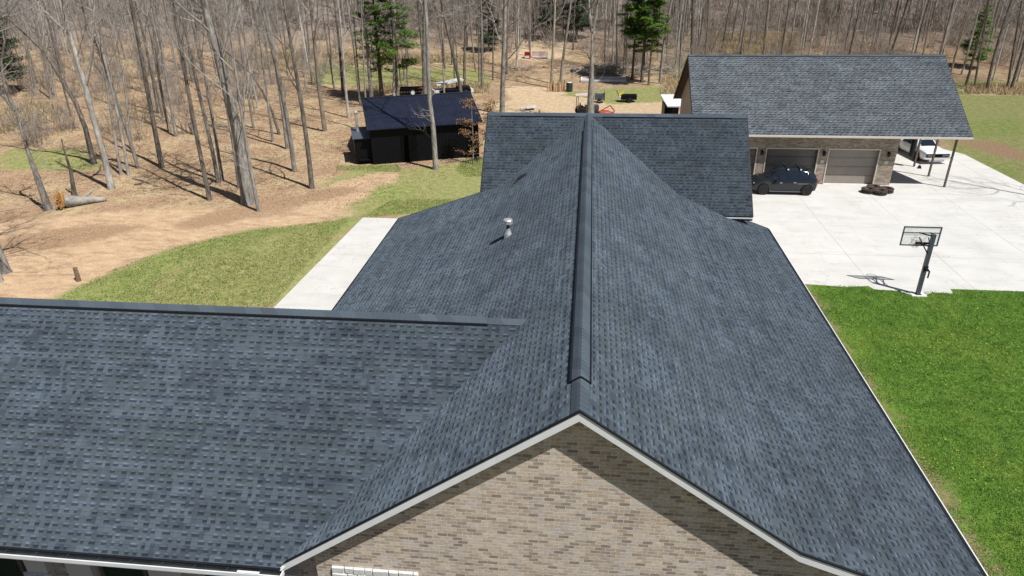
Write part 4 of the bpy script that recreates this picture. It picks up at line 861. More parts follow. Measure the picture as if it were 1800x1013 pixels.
# loose tyres
def tyre(x, y, z, label, tilt=(0, 0)):
    t = thing('off_road_tyre', label, 'tyre', (x, y, z), rnd.uniform(0, 3), 'knobbly tyres lying by the garage corner'); t.rotation_euler[0] = tilt[0]; t.rotation_euler[1] = tilt[1]
    r, w_ = .43, .30
    m = MB(); m.lathe([(r*.56, .03), (r*.60, 0), (r*.86, 0), (r*.97, .05), (r*.98, w_-.05), (r*.86, w_), (r*.60, w_), (r*.56, w_-.03), (r*.58, w_/2), (r*.56, .03)], 30); 
    m.f = m.f[:-2]; m.mi = m.mi[:-2]; m.uv = m.uv[:-2]; m.build('carcass', M['rubber'], t)
    m = MB()
    for k in range(22):
        a = 2*math.pi*k/22; c, s = math.cos(a), math.sin(a)
        for zz, o in ((.03, .0), (w_-.1, .14)):
            c, s = math.cos(a+o), math.sin(a+o); m.beam((c*r*.95, s*r*.95, zz), (c*r*.95, s*r*.95, zz+.07), .05, .07, up=(c, s, 0))
        m.beam((c*r*.78, s*r*.78, w_+.004), (c*r*.96, s*r*.96, w_-.012), .045, .02)
    m.build('tread', M['dusty'], t)
    m = MB(); m.lathe([(r*.55, w_*.6), (r*.585, w_-.03), (r*.635, w_+.006), (r*.60, w_+.002), (r*.57, w_*.6)], 26); m.f = m.f[:-2]; m.mi = m.mi[:-2]; m.uv = m.uv[:-2]; m.build('bead', M['rustc'], t)
tyre(18.50, 35.45, .03, 'leftmost knobbly tyre, lying flat on the concrete')
tyre(19.12, 35.15, .03, 'front knobbly tyre, nearest the camera of the four')
tyre(19.70, 35.62, .03, 'rightmost knobbly tyre, lying flat by the garage corner')
tyre(19.02, 36.0, .03, 'rear knobbly tyre, closest to the taupe garage door')

# carport clutter
t = thing('punching_bag', 'long black bag hanging against the rear carport post', 'punching bag', (23.55, 41.9, 0))
m = MB(); m.lathe([(.02, .72), (.17, .80), (.19, 1.2), (.18, 2.3), (.12, 2.45), (.02, 2.5)], 12); m.build('bag', M['black'], t)
m = MB(); m.tube([(0, 0, 2.48), (0, 0, 6.75)], [.015, .015], 5); m.build('chain', M['alloy'], t)
t = thing('motorcycle', 'red and chrome motorcycle half hidden behind the garage corner', 'motorcycle', (21.6, 43.6, .03), R_(70))
for x in (-.65, .65): wheel(t, x, 0, .31, .10, 1, M['chrome'], 8)
m = MB(); m.tube([(-.35, 0, .78), (0, 0, .86), (.3, 0, .84)], [.10, .16, .10], 8); m.build('fuel_tank', M['redpaint'], t)
m = MB(); m.beam((-.8, 0, .78), (-.2, 0, .76), .2, .08); m.build('saddle', M['black'], t)
m = MB(); m.box(-.25, -.14, .3, .2, .14, .62); m.tube([(.1, .16, .35), (-.7, .2, .3)], [.04, .05], 6); m.build('engine', M['chrome'], t)
m = MB(); m.tube([(.65, .08, .31), (.42, .08, .95)], [.025, .025], 6); m.tube([(.65, -.08, .31), (.42, -.08, .95)], [.025, .025], 6); m.tube([(.30, -.35, 1.05), (.42, 0, .96), (.30, .35, 1.05)], [.015]*3, 6); m.build('fork', M['chrome'], t)
t = MB(); t.add([(-.12, -.1, 0), (.12, -.1, 0), (.12, .1, 0), (-.12, .1, 0), (-.05, -.09, .22), (.03, -.09, .22), (.03, .09, .22), (-.05, .09, .22)], [(0, 3, 2, 1), (4, 5, 6, 7), (0, 1, 5, 4), (1, 2, 6, 5), (2, 3, 7, 6), (3, 0, 4, 7)])
o = t.build('wheel_chock', M['black']); o.location = (24.1, 41.4, .03); tag(o, 'small black wheel chock on the concrete under the carport', 'wheel chock')

# ------------------------------------------------------------ yard things behind the house
t = thing('flat_trailer', 'low black utility trailer with a white wheel in the woods clearing', 'trailer', (-20.0, 68.2, tz(0, 68.2)), R_(12))
m = MB(); m.box(-1.3, -.7, .45, 1.3, .7, .52); m.box(-1.3, -.72, .52, 1.3, -.66, .75); m.box(-1.3, .66, .52, 1.3, .72, .75); m.beam((-1.3, 0, .45), (-2.3, 0, .38), .1, .08); m.build('trailer_bed', M['blackmetal'], t)
for s in (-1, 1):
    m = MB(); m.lathe([(.14, -.09), (.31, -.09), (.33, -.05), (.33, .05), (.31, .09), (.14, .09)], 20, 'Y', (.15, s*.85, .33)); wo_ = m.build('wheel', M['rubber'], t)
    m = MB(); m.lathe([(.22, -.02), (.22, .02)], 20, 'Y', (.15, s*.95, .33)); m.build('rim', M['white'], wo_)
m = MB()
for k in range(5): m.beam((.1+.2*k, -.5, .6+.03*(k % 2)), (1.5+.1*k, .4, .66), .09, .04)
m.build('plank_load', M['redpaint'], t)
t = thing('parked_jeep', 'white and black jeep with open cab behind the shed, among the trunks', 'jeep', (-14.9, 66.8, 0), R_(25))
m = MB(); m.box(-1.8, -.78, .55, 1.8, .78, .95); m.box(.55, -.7, .95, 1.75, .7, 1.12); m.build('body', M['blackmetal'], t)
m = MB(); m.beam((-2.0, -.1, 1.55), (1.0, -.1, 1.95), 1.45, .10); m.box(-2.35, -.8, .75, -1.8, .8, 1.0); m.box(1.8, -.75, .55, 2.1, .75, .9); m.build('white_top', M['carwhite'], t)
m = MB()
for x in (-1.5, .5):
    for s in (-.68, .68): m.beam((x, s, .95), (x+.1, s, 1.75), .06, .06)
m.build('roll_cage', M['black'], t)
for x in (-1.2, 1.2):
    for s in (-1, 1): wheel(t, x, s*.82, .42, .28, s, M['chrome'], 6)
t = thing('small_tractor', 'small dark tractor under a pale flat canopy just past the roof ridge', 'tractor', (-.2, 57.7, 0), R_(8))
m = MB(); m.add([(-1.05, -.7, 2.05), (.65, -.7, 2.2), (.65, .7, 2.2), (-1.05, .7, 2.05), (-1.05, -.7, 1.98), (.65, -.7, 2.13), (.65, .7, 2.13), (-1.05, .7, 1.98)], [(0, 1, 2, 3), (7, 6, 5, 4), (0, 4, 5, 1), (1, 5, 6, 2), (2, 6, 7, 3), (3, 7, 4, 0)]); m.build('canopy', M['pinkcanopy'], t)
m = MB(); m.box(-.1, -.35, .6, 1.2, .35, 1.1); m.box(-.6, -.3, .55, -.1, .3, .8); m.build('body', M['alloy'], t)
m = MB(); m.box(-.55, -.25, .82, -.15, .25, .92); m.box(-.62, -.25, .92, -.55, .25, 1.3); m.build('seat', M['black'], t)
for x, y in ((-.9, .62), (-.9, -.62), (.5, .62), (.5, -.62)):
    m = MB(); m.beam((x, y, .6), (x+.05, y, 2.05), .06, .06); m.build('canopy_post', M['wood'], t)
for x, r in ((-.5, .5), (.95, .33)):
    for s in (-1, 1): wheel(t, x, s*.62, r, .25, s, M['redpaint'], 6)
t = thing('red_implement', 'faded red mower deck lying on sandy ground right of the tractor', 'farm implement', (1.6, 58.0, 0), R_(-10))
m = MB(); m.lathe([(.7, .15), (.72, .35), (.5, .5), (.1, .55)], 14); m.box(-.9, -.3, .2, .9, .3, .4); m.build('deck', M['redpaint'], t)
m = MB(); m.beam((-.4, 0, .5), (.5, .2, 1.0), .08, .08); m.beam((.5, .2, 1.0), (1.0, .0, .5), .08, .08); m.build('hitch_arm', M['redpaint'], t)
t = thing('black_dump_trailer', 'black box trailer with yellow item at its left end on the sandy yard', 'trailer', (4.0, 65.1, 0), R_(2))
m = MB(); m.box(-.55, -.5, .3, 1.05, .5, .75); m.box(-.5, -.42, .752, 1.0, .42, .77); m.build('box', M['blackmetal'], t)
m = MB(); m.box(-.75, -.4, .25, -.58, .3, .6); m.build('white_panel', M['white'], t)
m = MB(); m.beam((-.85, .1, .65), (-.3, .35, .95), .3, .12); m.build('yellow_hood', M['yellow'], t)
m = MB(); m.beam((-.7, 0, .5), (-1.1, .1, 1.2), .05, .05); m.build('handle', M['black'], t)
for s in (-1, 1): wheel(t, .3, s*.58, .26, .15, s, M['white'], 4)
t = thing('utility_cart', 'grey utility cart with pale wheel behind the forked tree', 'cart', (1.15, 64.6, 0))
m = MB(); m.box(-.5, -.4, .35, .55, .4, .9); m.box(.5, -.4, .3, .56, .4, 1.25); m.build('cart_box', M['poleg'], t)
wheel(t, .0, -.5, .25, .1, -1, M['white'], 5)
t = thing('drum_barrel', 'dark green drum with a white lid beside the upright split logs', 'barrel', (-2.2, 70.4, tz(0, 70.4)))
m = MB(); m.lathe([(.36, 0), (.38, .3), (.36, .32), (.38, .62), (.36, .64), (.37, .95)], 16); m.build('drum', M['barrel'], t)
m = MB(); m.lathe([(.3, .952), (.3, .99)], 16); m.build('lid', M['white'], t)
for k in range(9):
    x = -4.55+k*.22+rnd.uniform(-.04, .04); m = MB(); hh = rnd.uniform(.9, 1.6)
    m.tube([(0, 0, -.05), (rnd.uniform(-.1, .1), .05, hh*.5), (rnd.uniform(-.25, .1), .15, hh)], [.10, .09, .04], 6)
    o = m.build('split_log', [M['palewood'], M['rotwood'], M['wood']][k % 3]); o.location = (x, 70.3+rnd.uniform(-.2, .2), tz(0, 70.2))
    tag(o, 'upright pointed split log in the row left of the dark drum', 'log', 'upright split logs left of the dark drum')
t = thing('timber_bed_frame', 'pale weathered rectangular slab with timber edges in front of the brush pile', 'platform', (1.7, 76.6, tz(0, 76.6)))
m = MB(); m.box(-2.6, -1.1, .02, 2.6, 1.1, .10); m.build('slab', M['pinkcanopy'], t)
m = MB(); m.box(-2.72, -1.24, .0, 2.72, -1.1, .2); m.box(-2.72, 1.1, .0, 2.72, 1.24, .2); m.box(-2.72, -1.1, 0, -2.6, 1.1, .2); m.box(2.6, -1.1, 0, 2.72, 1.1, .2)
m.build('timber_edge', M['galvpaint'], t)
def sticks(name, label, cat, loc, n, R0, L_, mat, seed, kind=None, h=1.0):
    r = random.Random(seed); m = MB()
    for k in range(n):
        a = r.uniform(0, 6.28); x, y, z = r.gauss(0, R0[0]), r.gauss(0, R0[1]), r.uniform(.05, h); l = r.uniform(.4, 1)*L_
        d = Vector((math.cos(a), math.sin(a)*.6, r.uniform(-.15, .3))); p = Vector((x, y, z))
        m.tube([p-d*l/2, p+Vector((0, 0, r.uniform(-.1, .15))), p+d*l/2], [.05, .035, .012], 4)
    o = m.build(name, mat); o.location = loc; return tag(o, label, cat)
sticks('brush_pile', 'wide grey pile of cut branches at the wood edge by the pines', 'brush pile', (2.5, 80.3, .5), 170, (3.2, 1.0), 3.6, M['twigpale'], 4)
sticks('lumber_pile', 'small scattered pile of greenish boards in the clearing', 'lumber pile', (-6.1, 83.4, .7), 26, (1.4, .5), 2.6, M['palewood'], 6, h=.4)
sticks('branch_heap', 'low heap of grey branches near the thin trunks left of the drum', 'brush pile', (-9.3, 82, .6), 40, (1.3, .6), 2.0, M['brush'], 9, h=.5)
t = thing('red_crate_box', 'small dark red box with a white front on the clearing slope', 'box', (-8.5, 88.9, tz(0, 88.9)))
m = MB(); m.box(-.45, -.35, 0, .35, .35, .85); m.build('box', M['lampred'], t); m = MB(); m.box(-.4, -.37, .1, .2, -.352, .4); m.build('front_panel', M['white'], t)
m = MB(); m.box(-1.1, -.4, 0, 1.1, .4, .12); m.box(-1.1, .3, .12, 1.1, .4, .8); o = m.build('pallet', M['pinkcanopy']); o.location = (-6.9, 89.4, tz(0, 89.4)); tag(o, 'pale pinkish board leaning beside the small dark red box', 'board')
m = MB(); m.beam((-.75, 0, .03), (.75, .25, .25), .9, .05); m.beam((-.6, -.3, .12), (.6, -.1, .3), .06, .1); o = m.build('white_board', M['galvpaint']); o.location = (-6.1, 60.6, .05); tag(o, 'white board lying on sand just behind the cross gable ridge', 'board')
# uprooted log, stump, fallen branches
t = thing('fallen_log', 'fallen grey log with a torn orange root end in the woods', 'log', (-33.0, 29.3, 0), R_(33))
m = MB(); m.tube([(-.6, 0, .40), (-.1, .03, .36), (.4, 0, .30), (.9, .06, .26), (1.35, .04, .2), (1.7, .1, .16)], [.40, .36, .27, .24, .18, .15], 10); m.tube([(.4, .1, .4), (1.0, .7, .7), (1.5, 1.0, .8)], [.08, .05, .02], 6); m.build('log_trunk', M['bark_white'], t, smooth=True)
m = MB(); r = random.Random(3)
m.lathe([(.25, -.15), (.42, -.05), (.45, .08), (.3, .15)], 11, 'X', (-.75, 0, .48))
for k in range(110):
    a = r.uniform(0, 6.28); q = r.uniform(.1, .62); p = Vector((-.75+r.gauss(0, .06), q*math.cos(a), .52+q*math.sin(a)*.8)); m.beam(p, p+Vector((-r.uniform(.05, .3), r.gauss(0, .16), r.gauss(0, .16))), r.uniform(.03, .11), r.uniform(.03, .07))
m.build('torn_root', M['rotwood'], t)
m = MB(); m.tube([(0, 0, -.1), (.02, 0, .4), (0, .02, .75)], [.13, .11, .10], 8); o = m.build('tree_stump', M['wood']); o.location = (-25.2, 18.5, 0); tag(o, 'short dark stump post at the edge of the dirt track', 'stump')
# ------------------------------------------------------------ trees
class TB:
    """fast tube accumulator (triangular/hexagonal sections) in numpy"""
    def __init__(s): s.V = []; s.F = []; s.n = 0
    def tube(s, pts, rs, n=3):
        P = np.array(pts, float); Rr = np.array(rs, float)[:, None]
        d = np.gradient(P, axis=0); d /= np.linalg.norm(d, axis=1)[:, None]+1e-9
        ref = np.array([0.31, 0.95, 0.05]); a = np.cross(d, ref); a /= np.linalg.norm(a, axis=1)[:, None]+1e-9; c = np.cross(d, a)
        t = np.arange(n)*2*math.pi/n
        ring = P[:, None, :]+(a[:, None, :]*np.cos(t)[None, :, None]+c[:, None, :]*np.sin(t)[None, :, None])*Rr[:, :, None]
        s.V.append(ring.reshape(-1, 3)); k = len(P); b = s.n
        i = np.arange(k-1)[:, None]*n; j = np.arange(n)[None, :]; j2 = (j+1) % n
        s.F.append(np.stack([b+i+j, b+i+j2, b+i+n+j2, b+i+n+j], -1).reshape(-1, 4)); s.n += k*n
    def arr(s): return np.concatenate(s.V), np.concatenate(s.F)

def lerp_path(pts, t):
    pts = np.array(pts, float); k = t*(len(pts)-1); i = min(int(k), len(pts)-2); return pts[i]+(pts[i+1]-pts[i])*(k-i)
def grow(tw, r, p0, d, L, rad, lvl, dens=1.0):
    """a limb with side shoots"""
    n = 5 if lvl < 2 else 3
    pts = [p0]; dd = d/np.linalg.norm(d)
    for i in range(n-1):
        dd = dd+r.normal(0, .13, 3)+np.array([0, 0, .07]); dd /= np.linalg.norm(dd); pts.append(pts[-1]+dd*L/(n-1))
    tw.tube(pts, np.linspace(rad, rad*.25, n), 4 if lvl == 0 else 3)
    if lvl >= 3: return
    cnt = int((6, 5, 4)[lvl]*dens*r.uniform(.7, 1.3)+.5)
    for k in range(cnt):
        t = r.uniform(.25, 1.0); p = lerp_path(pts, t)
        ax = r.normal(0, 1, 3); ax -= dd*ax.dot(dd); ax /= np.linalg.norm(ax)+1e-9
        nd = dd*r.uniform(.6, 1.1)+ax*r.uniform(.5, .95)+np.array([0, 0, .15])
        if lvl < 2 or r.random() < .6: grow(tw, r, p, nd, L*r.uniform(.35, .6), max(rad*.42, .007), lvl+1, dens)
def tree_meshes(seed, Hh, r0, path=None, extra=None, low=.30, limbs=15, dens=1.0, stubs=6, bend=.25, top=True):
    r = np.random.default_rng(seed); tr = TB(); tw = TB()
    if path is None:
        n = 11; zz = np.linspace(0, Hh, n); ph = r.uniform(0, 6.28, 2); am = r.uniform(.3, 1, 2)*bend
        path = np.stack([am[0]*np.sin(zz*.25+ph[0])-am[0]*np.sin(ph[0]), am[1]*np.sin(zz*.31+ph[1])-am[1]*np.sin(ph[1]), zz], 1)
    path = np.array(path, float); Hh = path[-1][2]
    # refine
    zs = path[:, 2]/Hh
    rad = r0*(1-.82*zs**1.1); rad[0] *= 1.35
    pts = [path[0]-np.array([0, 0, .35])]+[path[0]+(path[1]-path[0])*.12]+list(path[1:])
    rs = [r0*1.5, r0*1.08]+list(rad[1:])
    tr.tube(pts, rs, 9)
    if extra:
        for e in extra:
            e = np.array(e, float); tr.tube(e, np.linspace(r0*.55, r0*.12, len(e)), 7)
            for k in range(7):
                t = r.uniform(.3, 1); p = lerp_path(e, t); a = r.uniform(0, 6.28); grow(tw, r, p, np.array([math.cos(a), math.sin(a), .8]), r.uniform(1.2, 2.6), r0*.13, 1, dens)
    cum = pts
    for k in range(limbs):
        t = low+(1-low)*((k+r.random())/limbs); z = t*Hh
        j = np.searchsorted(path[:, 2], z); j = min(max(j, 1), len(path)-1); f = (z-path[j-1][2])/(path[j][2]-path[j-1][2]+1e-9); p = path[j-1]+(path[j]-path[j-1])*f
        a = k*2.4+r.uniform(-.6, .6); up = r.uniform(.5, 1.3)+t*.5; L = Hh*(.30*(1-t)+.07)*r.uniform(.7, 1.25)
        grow(tw, r, p, np.array([math.cos(a), math.sin(a), up]), L, r0*(1-.8*t)*.42, 0, dens)
    for k in range(stubs):
        z = r.uniform(.12, low+.1)*Hh; j = min(max(np.searchsorted(path[:, 2], z), 1), len(path)-1); f = (z-path[j-1][2])/(path[j][2]-path[j-1][2]+1e-9); p = path[j-1]+(path[j]-path[j-1])*f
        a = r.uniform(0, 6.28); grow(tw, r, p, np.array([math.cos(a), math.sin(a), r.uniform(-.1, .6)]), r.uniform(.8, 2.4), .022, 1, .8)
    return tr.arr(), tw.arr()

TREES = []
def add_tree(name, label, loc, meshes, bark, twig='twig', group=None, rz=0, scale=(1, 1, 1), lean=(0, 0), cat='tree', src=None):
    t = thing(name, label, cat, loc, rz, group)
    if src is None:
        (V, F), (V2, F2) = meshes
        a = np_mesh('trunk', V, F, M[bark], t, smooth=True); b = np_mesh('crown', V2, F2, M[twig], t)
        src = (a, b)
    else:
        a = src[0].copy(); COL.objects.link(a); a.parent = t
        b = src[1].copy(); COL.objects.link(b); b.parent = t
    for o, m_k in ((a, bark), (b, twig)):
        o.material_slots[0].link = 'OBJECT'; o.material_slots[0].material = M[m_k]
    # lean as a rotation of the whole tree
    lx, ly = lean; ax = Vector((-ly, lx, 0)); ang = math.atan(math.hypot(lx, ly))
    q = Matrix.Rotation(ang, 4, ax) if ang > 1e-4 else Matrix.Identity(4)
    t.matrix_world = Matrix.Translation(loc) @ q @ Matrix.Rotation(rz, 4, 'Z') @ Matrix.Diagonal((scale[0], scale[1], scale[2], 1))
    return t, src

variants = []
def VAR(i):
    return variants[i % len(variants)]
specs = [(20, .17, .32, 14, .85), (22, .18, .38, 13, .8), (18, .16, .28, 15, .9), (21, .17, .42, 12, .8), (19, .15, .22, 15, .85), (23, .20, .45, 12, .8), (17, .14, .3, 13, .95), (20, .16, .5, 11, .85)]
protos = {}
def place(i, label, x, y, r_want, bark, group=None, rz=None, lean=(0, 0), hscale=None, twig=None, name='bare_tree'):
    i = i % len(specs); Hh, r0, low, nl, dn = specs[i]
    s = r_want*.86/r0; sz = hscale or rnd.uniform(.92, 1.08)
    sxy = s
    rz = rnd.uniform(0, 6.28) if rz is None else rz
    twig = twig or ('twigpale' if bark in ('bark_white',) else 'twig')
    loc = (x, y, tz(x, y)-.03)
    sc_ = (min(max(s, .55), 1.9),)*2+(sz,)
    if i in protos: return add_tree(name, label, loc, None, bark, twig, group, rz, sc_, lean, src=protos[i])
    t, src = add_tree(name, label, loc, tree_meshes(100+i, Hh, r0, None, None, low, nl, dn, 8), bark, twig, group, rz, sc_, lean)
    protos[i] = src
    return t, src
LAB = json.loads('''[["dark curving tree", ""], ["left of two slim white twin trunks near the whitish sycamore", ""], ["right of two slim white twin trunks near the whitish sycamore", ""], ["thin grey trunk just right of the white twin trunks", ""], ["dark trunk behind and left of the thick oak, shadow at its foot", ""], ["dark straight trunk left of the thickest oak", ""], ["grey trunk just behind the dark straight trunk by the oak", ""], ["slightly thinner grey trunk paired behind the oak", ""], ["thin grey trunk in the clearing left of the oak, further back", ""], ["grey trunk left of the oak, furthest back of its pair", ""], ["grey trunk left of the dark trunk nearest the dirt track bend", ""], ["dark trunk nearest the dirt track, left of the shed", ""], ["grey trunk behind the dark trunk left of the shed", ""], ["light tan trunk in the clearing left of the shed flue", ""], ["white slim trunk leaning left of the shed flue", ""], ["dark trunk behind the white slim trunk left of the shed", ""], ["very thin grey trunk beside the white slim trunk", ""], ["stout grey trunk behind the left end of the shed ridge", ""], ["white slender trunk between the two hemlocks", ""], ["thin grey trunk right behind the flat trailer", ""], ["stout grey trunk just behind the shed roof", ""], ["thin tan trunk left of the parked jeep", ""], ["dark leaning trunk in front of the jeep", ""], ["upright dark trunk right of the jeep", ""], ["grey trunk between the jeep and the cross gable ridge", ""], ["thick mottled grey trunk behind the left part of the cross gable", ""], ["dark trunk behind the thick mottled grey trunk", ""], ["white-barked thin trunk on the clearing slope", ""], ["thinnest grey trunk beside the dark red box", ""], ["tan trunk behind the row of upright split logs", ""], ["grey trunk behind the drum, right of the tan trunk", ""], ["white trunk left of the pines behind the brush pile", ""], ["dark thin trunk left of the pines behind the brush pile", ""], ["dark trunk closest to the left pine", ""], ["grey trunk right of the pines, leaning right", ""], ["dark slim trunk just left of the garage gable", ""], ["dark stout trunk rising behind the left end of the garage ridge", ""], ["leftmost dark trunk of the right wood edge", ""], ["second dark trunk of the right wood edge", ""], ["dark trunk leaning right at the edge of the right field", ""], ["left of two close dark trunks at the right field edge", ""], ["right of two close dark trunks at the right field edge", ""], ["white thin trunk right of the garage ridge end", ""], ["grey tree behind the tall dry grass at far left", ""], ["white tree behind the tall dry grass at far left", ""], ["grey tree at the far left edge behind dry grass", ""], ["dark thin trunk right of the tall dry grass", ""], ["thin grey trunk close behind the thickest oak", ""], ["thin grey trunk in the clearing behind the oak", ""], ["grey trunk beside the far-leaning dark trunk", ""], ["thin grey trunk behind the white twin trunks", ""], ["pale slim trunk growing right beside the thickest oak", ""], ["thin grey trunk in the clearing between the oak and dark trunk", ""], ["thinnest grey trunk near the shed flue pipe", ""], ["first dark trunk behind the garage ridge from the left", ""], ["dark trunk behind the middle left of the garage ridge", ""], ["thin white trunk behind the middle of the garage ridge", ""], ["dark trunk behind the right half of the garage ridge", ""], ["dark leaning trunk behind the right part of the garage ridge", ""], ["white trunk behind the right part of the garage ridge", ""], ["grey trunk behind the right end of the garage ridge", ""], ["thick pale trunk cut by the left photo edge near the track", ""], ["grey trunk beside the thick pale one at the left photo edge", ""]]''')
occ = []
for i, (b, q, rad, lean, bark) in enumerate(DATA['T']):
    if bark is None or b == [165, 288]: continue
    lab, grp = LAB[i]
    lx, ly = lean
    if abs(lx)+abs(ly) > .14: k = .14/(abs(lx)+abs(ly)); lx *= k; ly *= k
    place(i*3+1, lab, q[0], q[1], rad, 'bark_'+bark, grp, lean=(lx, ly)); occ.append((q[0], q[1]))
SPT = DATA['SP']
def sp(key, r0, label, bark, twig, extra=(), extend=None, seed=5, limbs=9, low=.5, stubs=5, dens=1.0, keep=None, name='bare_tree'):
    loc, path = SPT[key]; path = [list(p) for p in path]
    if extend: path.append([path[-1][0]+extend[0], extend[1], path[-1][2]+extend[2]])
    ex = []
    for k in extra:
        e = SPT[k][1][1:]; e = [list(p) for p in e]; e[0][2] -= .1
        d = np.array(e[-1])-np.array(e[-2]); d /= np.linalg.norm(d); e.append(list(np.array(e[-1])+d*3.5+np.array([0, 0, .8]))); ex.append(e)
    add_tree(name, label, (loc[0], loc[1], tz(*loc[:2])-.02), tree_meshes(seed, 0, r0, path, ex, low, limbs, dens, stubs), bark, twig); occ.append((loc[0], loc[1]))
sp('B', .2, 'dark trunk curving strongly to the left at the far left of the woods', 'bark_dark', 'twig', extend=(-2.5, .3, 4), seed=21)
sp('C', .22, 'whitish sycamore whose pale trunk forks into two tall stems', 'bark_white', 'twigpale', ('Cf',), extend=(-.4, .3, 5), seed=22, dens=.8)
sp('A', .21, 'pale grey tree forking low at the left edge of the photo', 'bark_grey', 'twigpale', ('Af1', 'Af2'), seed=23, limbs=4)
sp('I', .40, 'thickest rough-barked oak trunk rising beside the dirt track', 'bark_grey', 'twig', extend=(-.3, .4, 7), seed=24, limbs=12, low=.45, stubs=6)
sp('J3', .13, 'thin dark trunk leaning far over to the left in the clearing', 'bark_dark', 'twig', extend=(-2.2, .3, 1.8), seed=25, limbs=7)
sp('K8', .36, 'forked grey tree standing directly behind the roof ridge junction', 'bark_grey', 'twigpale', ('K8a', 'K8b'), seed=26, limbs=6, low=.55, stubs=8)
sp('shed', .2, 'straight pale tree standing right in front of the black shed', 'bark_grey', 'twigpale', extend=(.1, .3, 7), seed=27, limbs=10, low=.5, stubs=12)
sp('dead', .15, 'dark broken-off dead trunk beside the fallen log', 'bark_dark', 'twig', seed=28, limbs=2, low=.8, stubs=3, name='dead_snag')

# filler trees of the woods (individuals)
ORD = ['leftmost', 'second from left', 'third from left', 'fourth from left', 'fifth from left', 'sixth from left', 'seventh from left', 'eighth from left', 'ninth from left', 'tenth from left', 'eleventh from left', 'twelfth from left']
def ordinals(things):
    by = {}
    for t in things: by.setdefault(t['label'], []).append(t)
    for lb, ts in by.items():
        if len(ts) > 1:
            ts.sort(key=lambda t: (t.location[0]+.05)/(t.location[1]+10.3))
            for i, t in enumerate(ts): t['label'] = lb+', '+ORD[min(i, 11)]
TONE = {'bark_grey': 'grey', 'bark_dark': 'dark', 'bark_tan': 'tan', 'bark_white': 'pale'}
def ok(x, y, dmin):
    return all((x-a)**2+(y-b)**2 > dmin*dmin for a, b in occ)
r = random.Random(11)
def fill(n, reg, label, group, dmin, rads, barks):
    c = 0; tries = 0; spots = []
    while c < n and tries < n*60:
        tries += 1; x, y = reg(r)
        if not ok(x, y, dmin): continue
        occ.append((x, y)); bk = r.choice(barks)
        spots.append((x, y, place(r.randrange(8), label, x, y, r.uniform(*rads), bk, group, lean=(r.gauss(0, .02), r.gauss(0, .015)))[0], bk)); c += 1
    ax = sorted((s_[0]+.05)/(s_[1]+10.3) for s_ in spots); ay = sorted(s_[1] for s_ in spots)
    for x, y, t, bk in spots:
        q = (x+.05)/(y+10.3); k = sum(v < q for v in ax)*5//len(ax); d = 'front row' if y < ay[len(ay)//3] else ('middle row' if y < ay[2*len(ay)//3] else 'back row')
        t['label'] = TONE[bk]+' '+label+', '+d+', '+('leftmost part', 'left part', 'centre', 'right part', 'rightmost part')[k]
    ordinals([s_[2] for s_ in spots])
BK = ['bark_grey', 'bark_grey', 'bark_dark', 'bark_tan', 'bark_white']
fill(12, lambda r: (r.uniform(-72, -30), r.uniform(50, 66)), 'slender tree behind the left dirt track', 'slender bare trees of the left woods', 2.2, (.07, .13), BK)
fill(66, lambda r: (r.uniform(-95, -24), r.uniform(66, 88)), 'slender tree of the upper left woods', 'bare trees of the upper left woods', 1.9, (.08, .15), BK)
fill(12, lambda r: (r.uniform(-23, -9), r.uniform(72, 86)), 'thin tree behind the black shed', 'thin bare trees behind the shed', 2.0, (.07, .12), BK)
fill(56, lambda r: (r.uniform(-28, 14), r.uniform(94, 116)), 'tree beyond the sandy clearing', 'bare trees beyond the clearing', 1.9, (.08, .15), BK)
fill(12, lambda r: (r.uniform(1.5, 12), r.uniform(77, 90)), 'thin tree among the pines', 'thin bare trees among the pines', 1.3, (.06, .1), BK)
fill(62, lambda r: (r.uniform(12, 62), r.uniform(86, 104)), 'tree behind the garage ridge', 'bare trees behind the garage', 1.7, (.08, .16), BK)
fill(12, lambda r: (r.uniform(40, 64), r.uniform(73, 84)), 'tree of the right wood edge', 'bare trees of the right wood edge', 1.8, (.09, .15), BK)

place(3, 'tall bare tree on the grass beyond the right edge of the driveway', 35.6, 30.9, .19, 'bark_grey')

# ------------------------------------------------------------ conifers
def conifer(seed, Hh, r0, z0, spread, tiers, dens=1.0, gap=0.0):
    r = np.random.default_rng(seed); tr = TB(); br = TB()
    tr.tube([[0, 0, -.3], [0, 0, .2], [.05, .03, Hh*.5], [0, 0, Hh]], [r0*1.4, r0, r0*.6, .02], 8)
    Vs = []; 
    for k in range(tiers):
        t = (k+r.random()*.6)/tiers; z = z0+(Hh-z0)*t
        prof = spread*((1-t)**.75)*(.75 if t < .12 else 1)
        for b in range(int(r.integers(4, 7))):
            if r.random() < gap: continue
            a = r.uniform(0, 6.28); L = prof*r.uniform(.55, 1.15)+.25; up = r.uniform(-.05, .35)
            d = np.array([math.cos(a), math.sin(a), up]); p = np.array([0, 0, z]); e = p+d*L-np.array([0, 0, .04*L*L])
            tr.tube([p, (p+e)/2+np.array([0, 0, .05*L]), e], [.03, .018, .006], 3)
            n = int(L*62*dens); s = r.uniform(.25, 1.0, n)**.8
            c = p+(e-p)*s[:, None]+r.normal(0, 1, (n, 3))*np.array([.20, .20, .10])*(L*.35+.3)
            th = r.uniform(0, 6.28, n); el = r.uniform(-.5, .7, n); ln = r.uniform(.14, .34, n)
            dv = np.stack([np.cos(th)*np.cos(el), np.sin(th)*np.cos(el), np.sin(el)], 1)*ln[:, None]
            sv = np.stack([-np.sin(th), np.cos(th), r.uniform(-.6, .6, n)], 1)*.055
            Vs.append(np.stack([c-sv, c+sv, c+dv+sv*.3, c+dv-sv*.3], 1).reshape(-1, 3))
    V = np.concatenate(Vs); F = np.arange(len(V)).reshape(-1, 4)
    return tr.arr(), (V, F)
PI = DATA['PI']
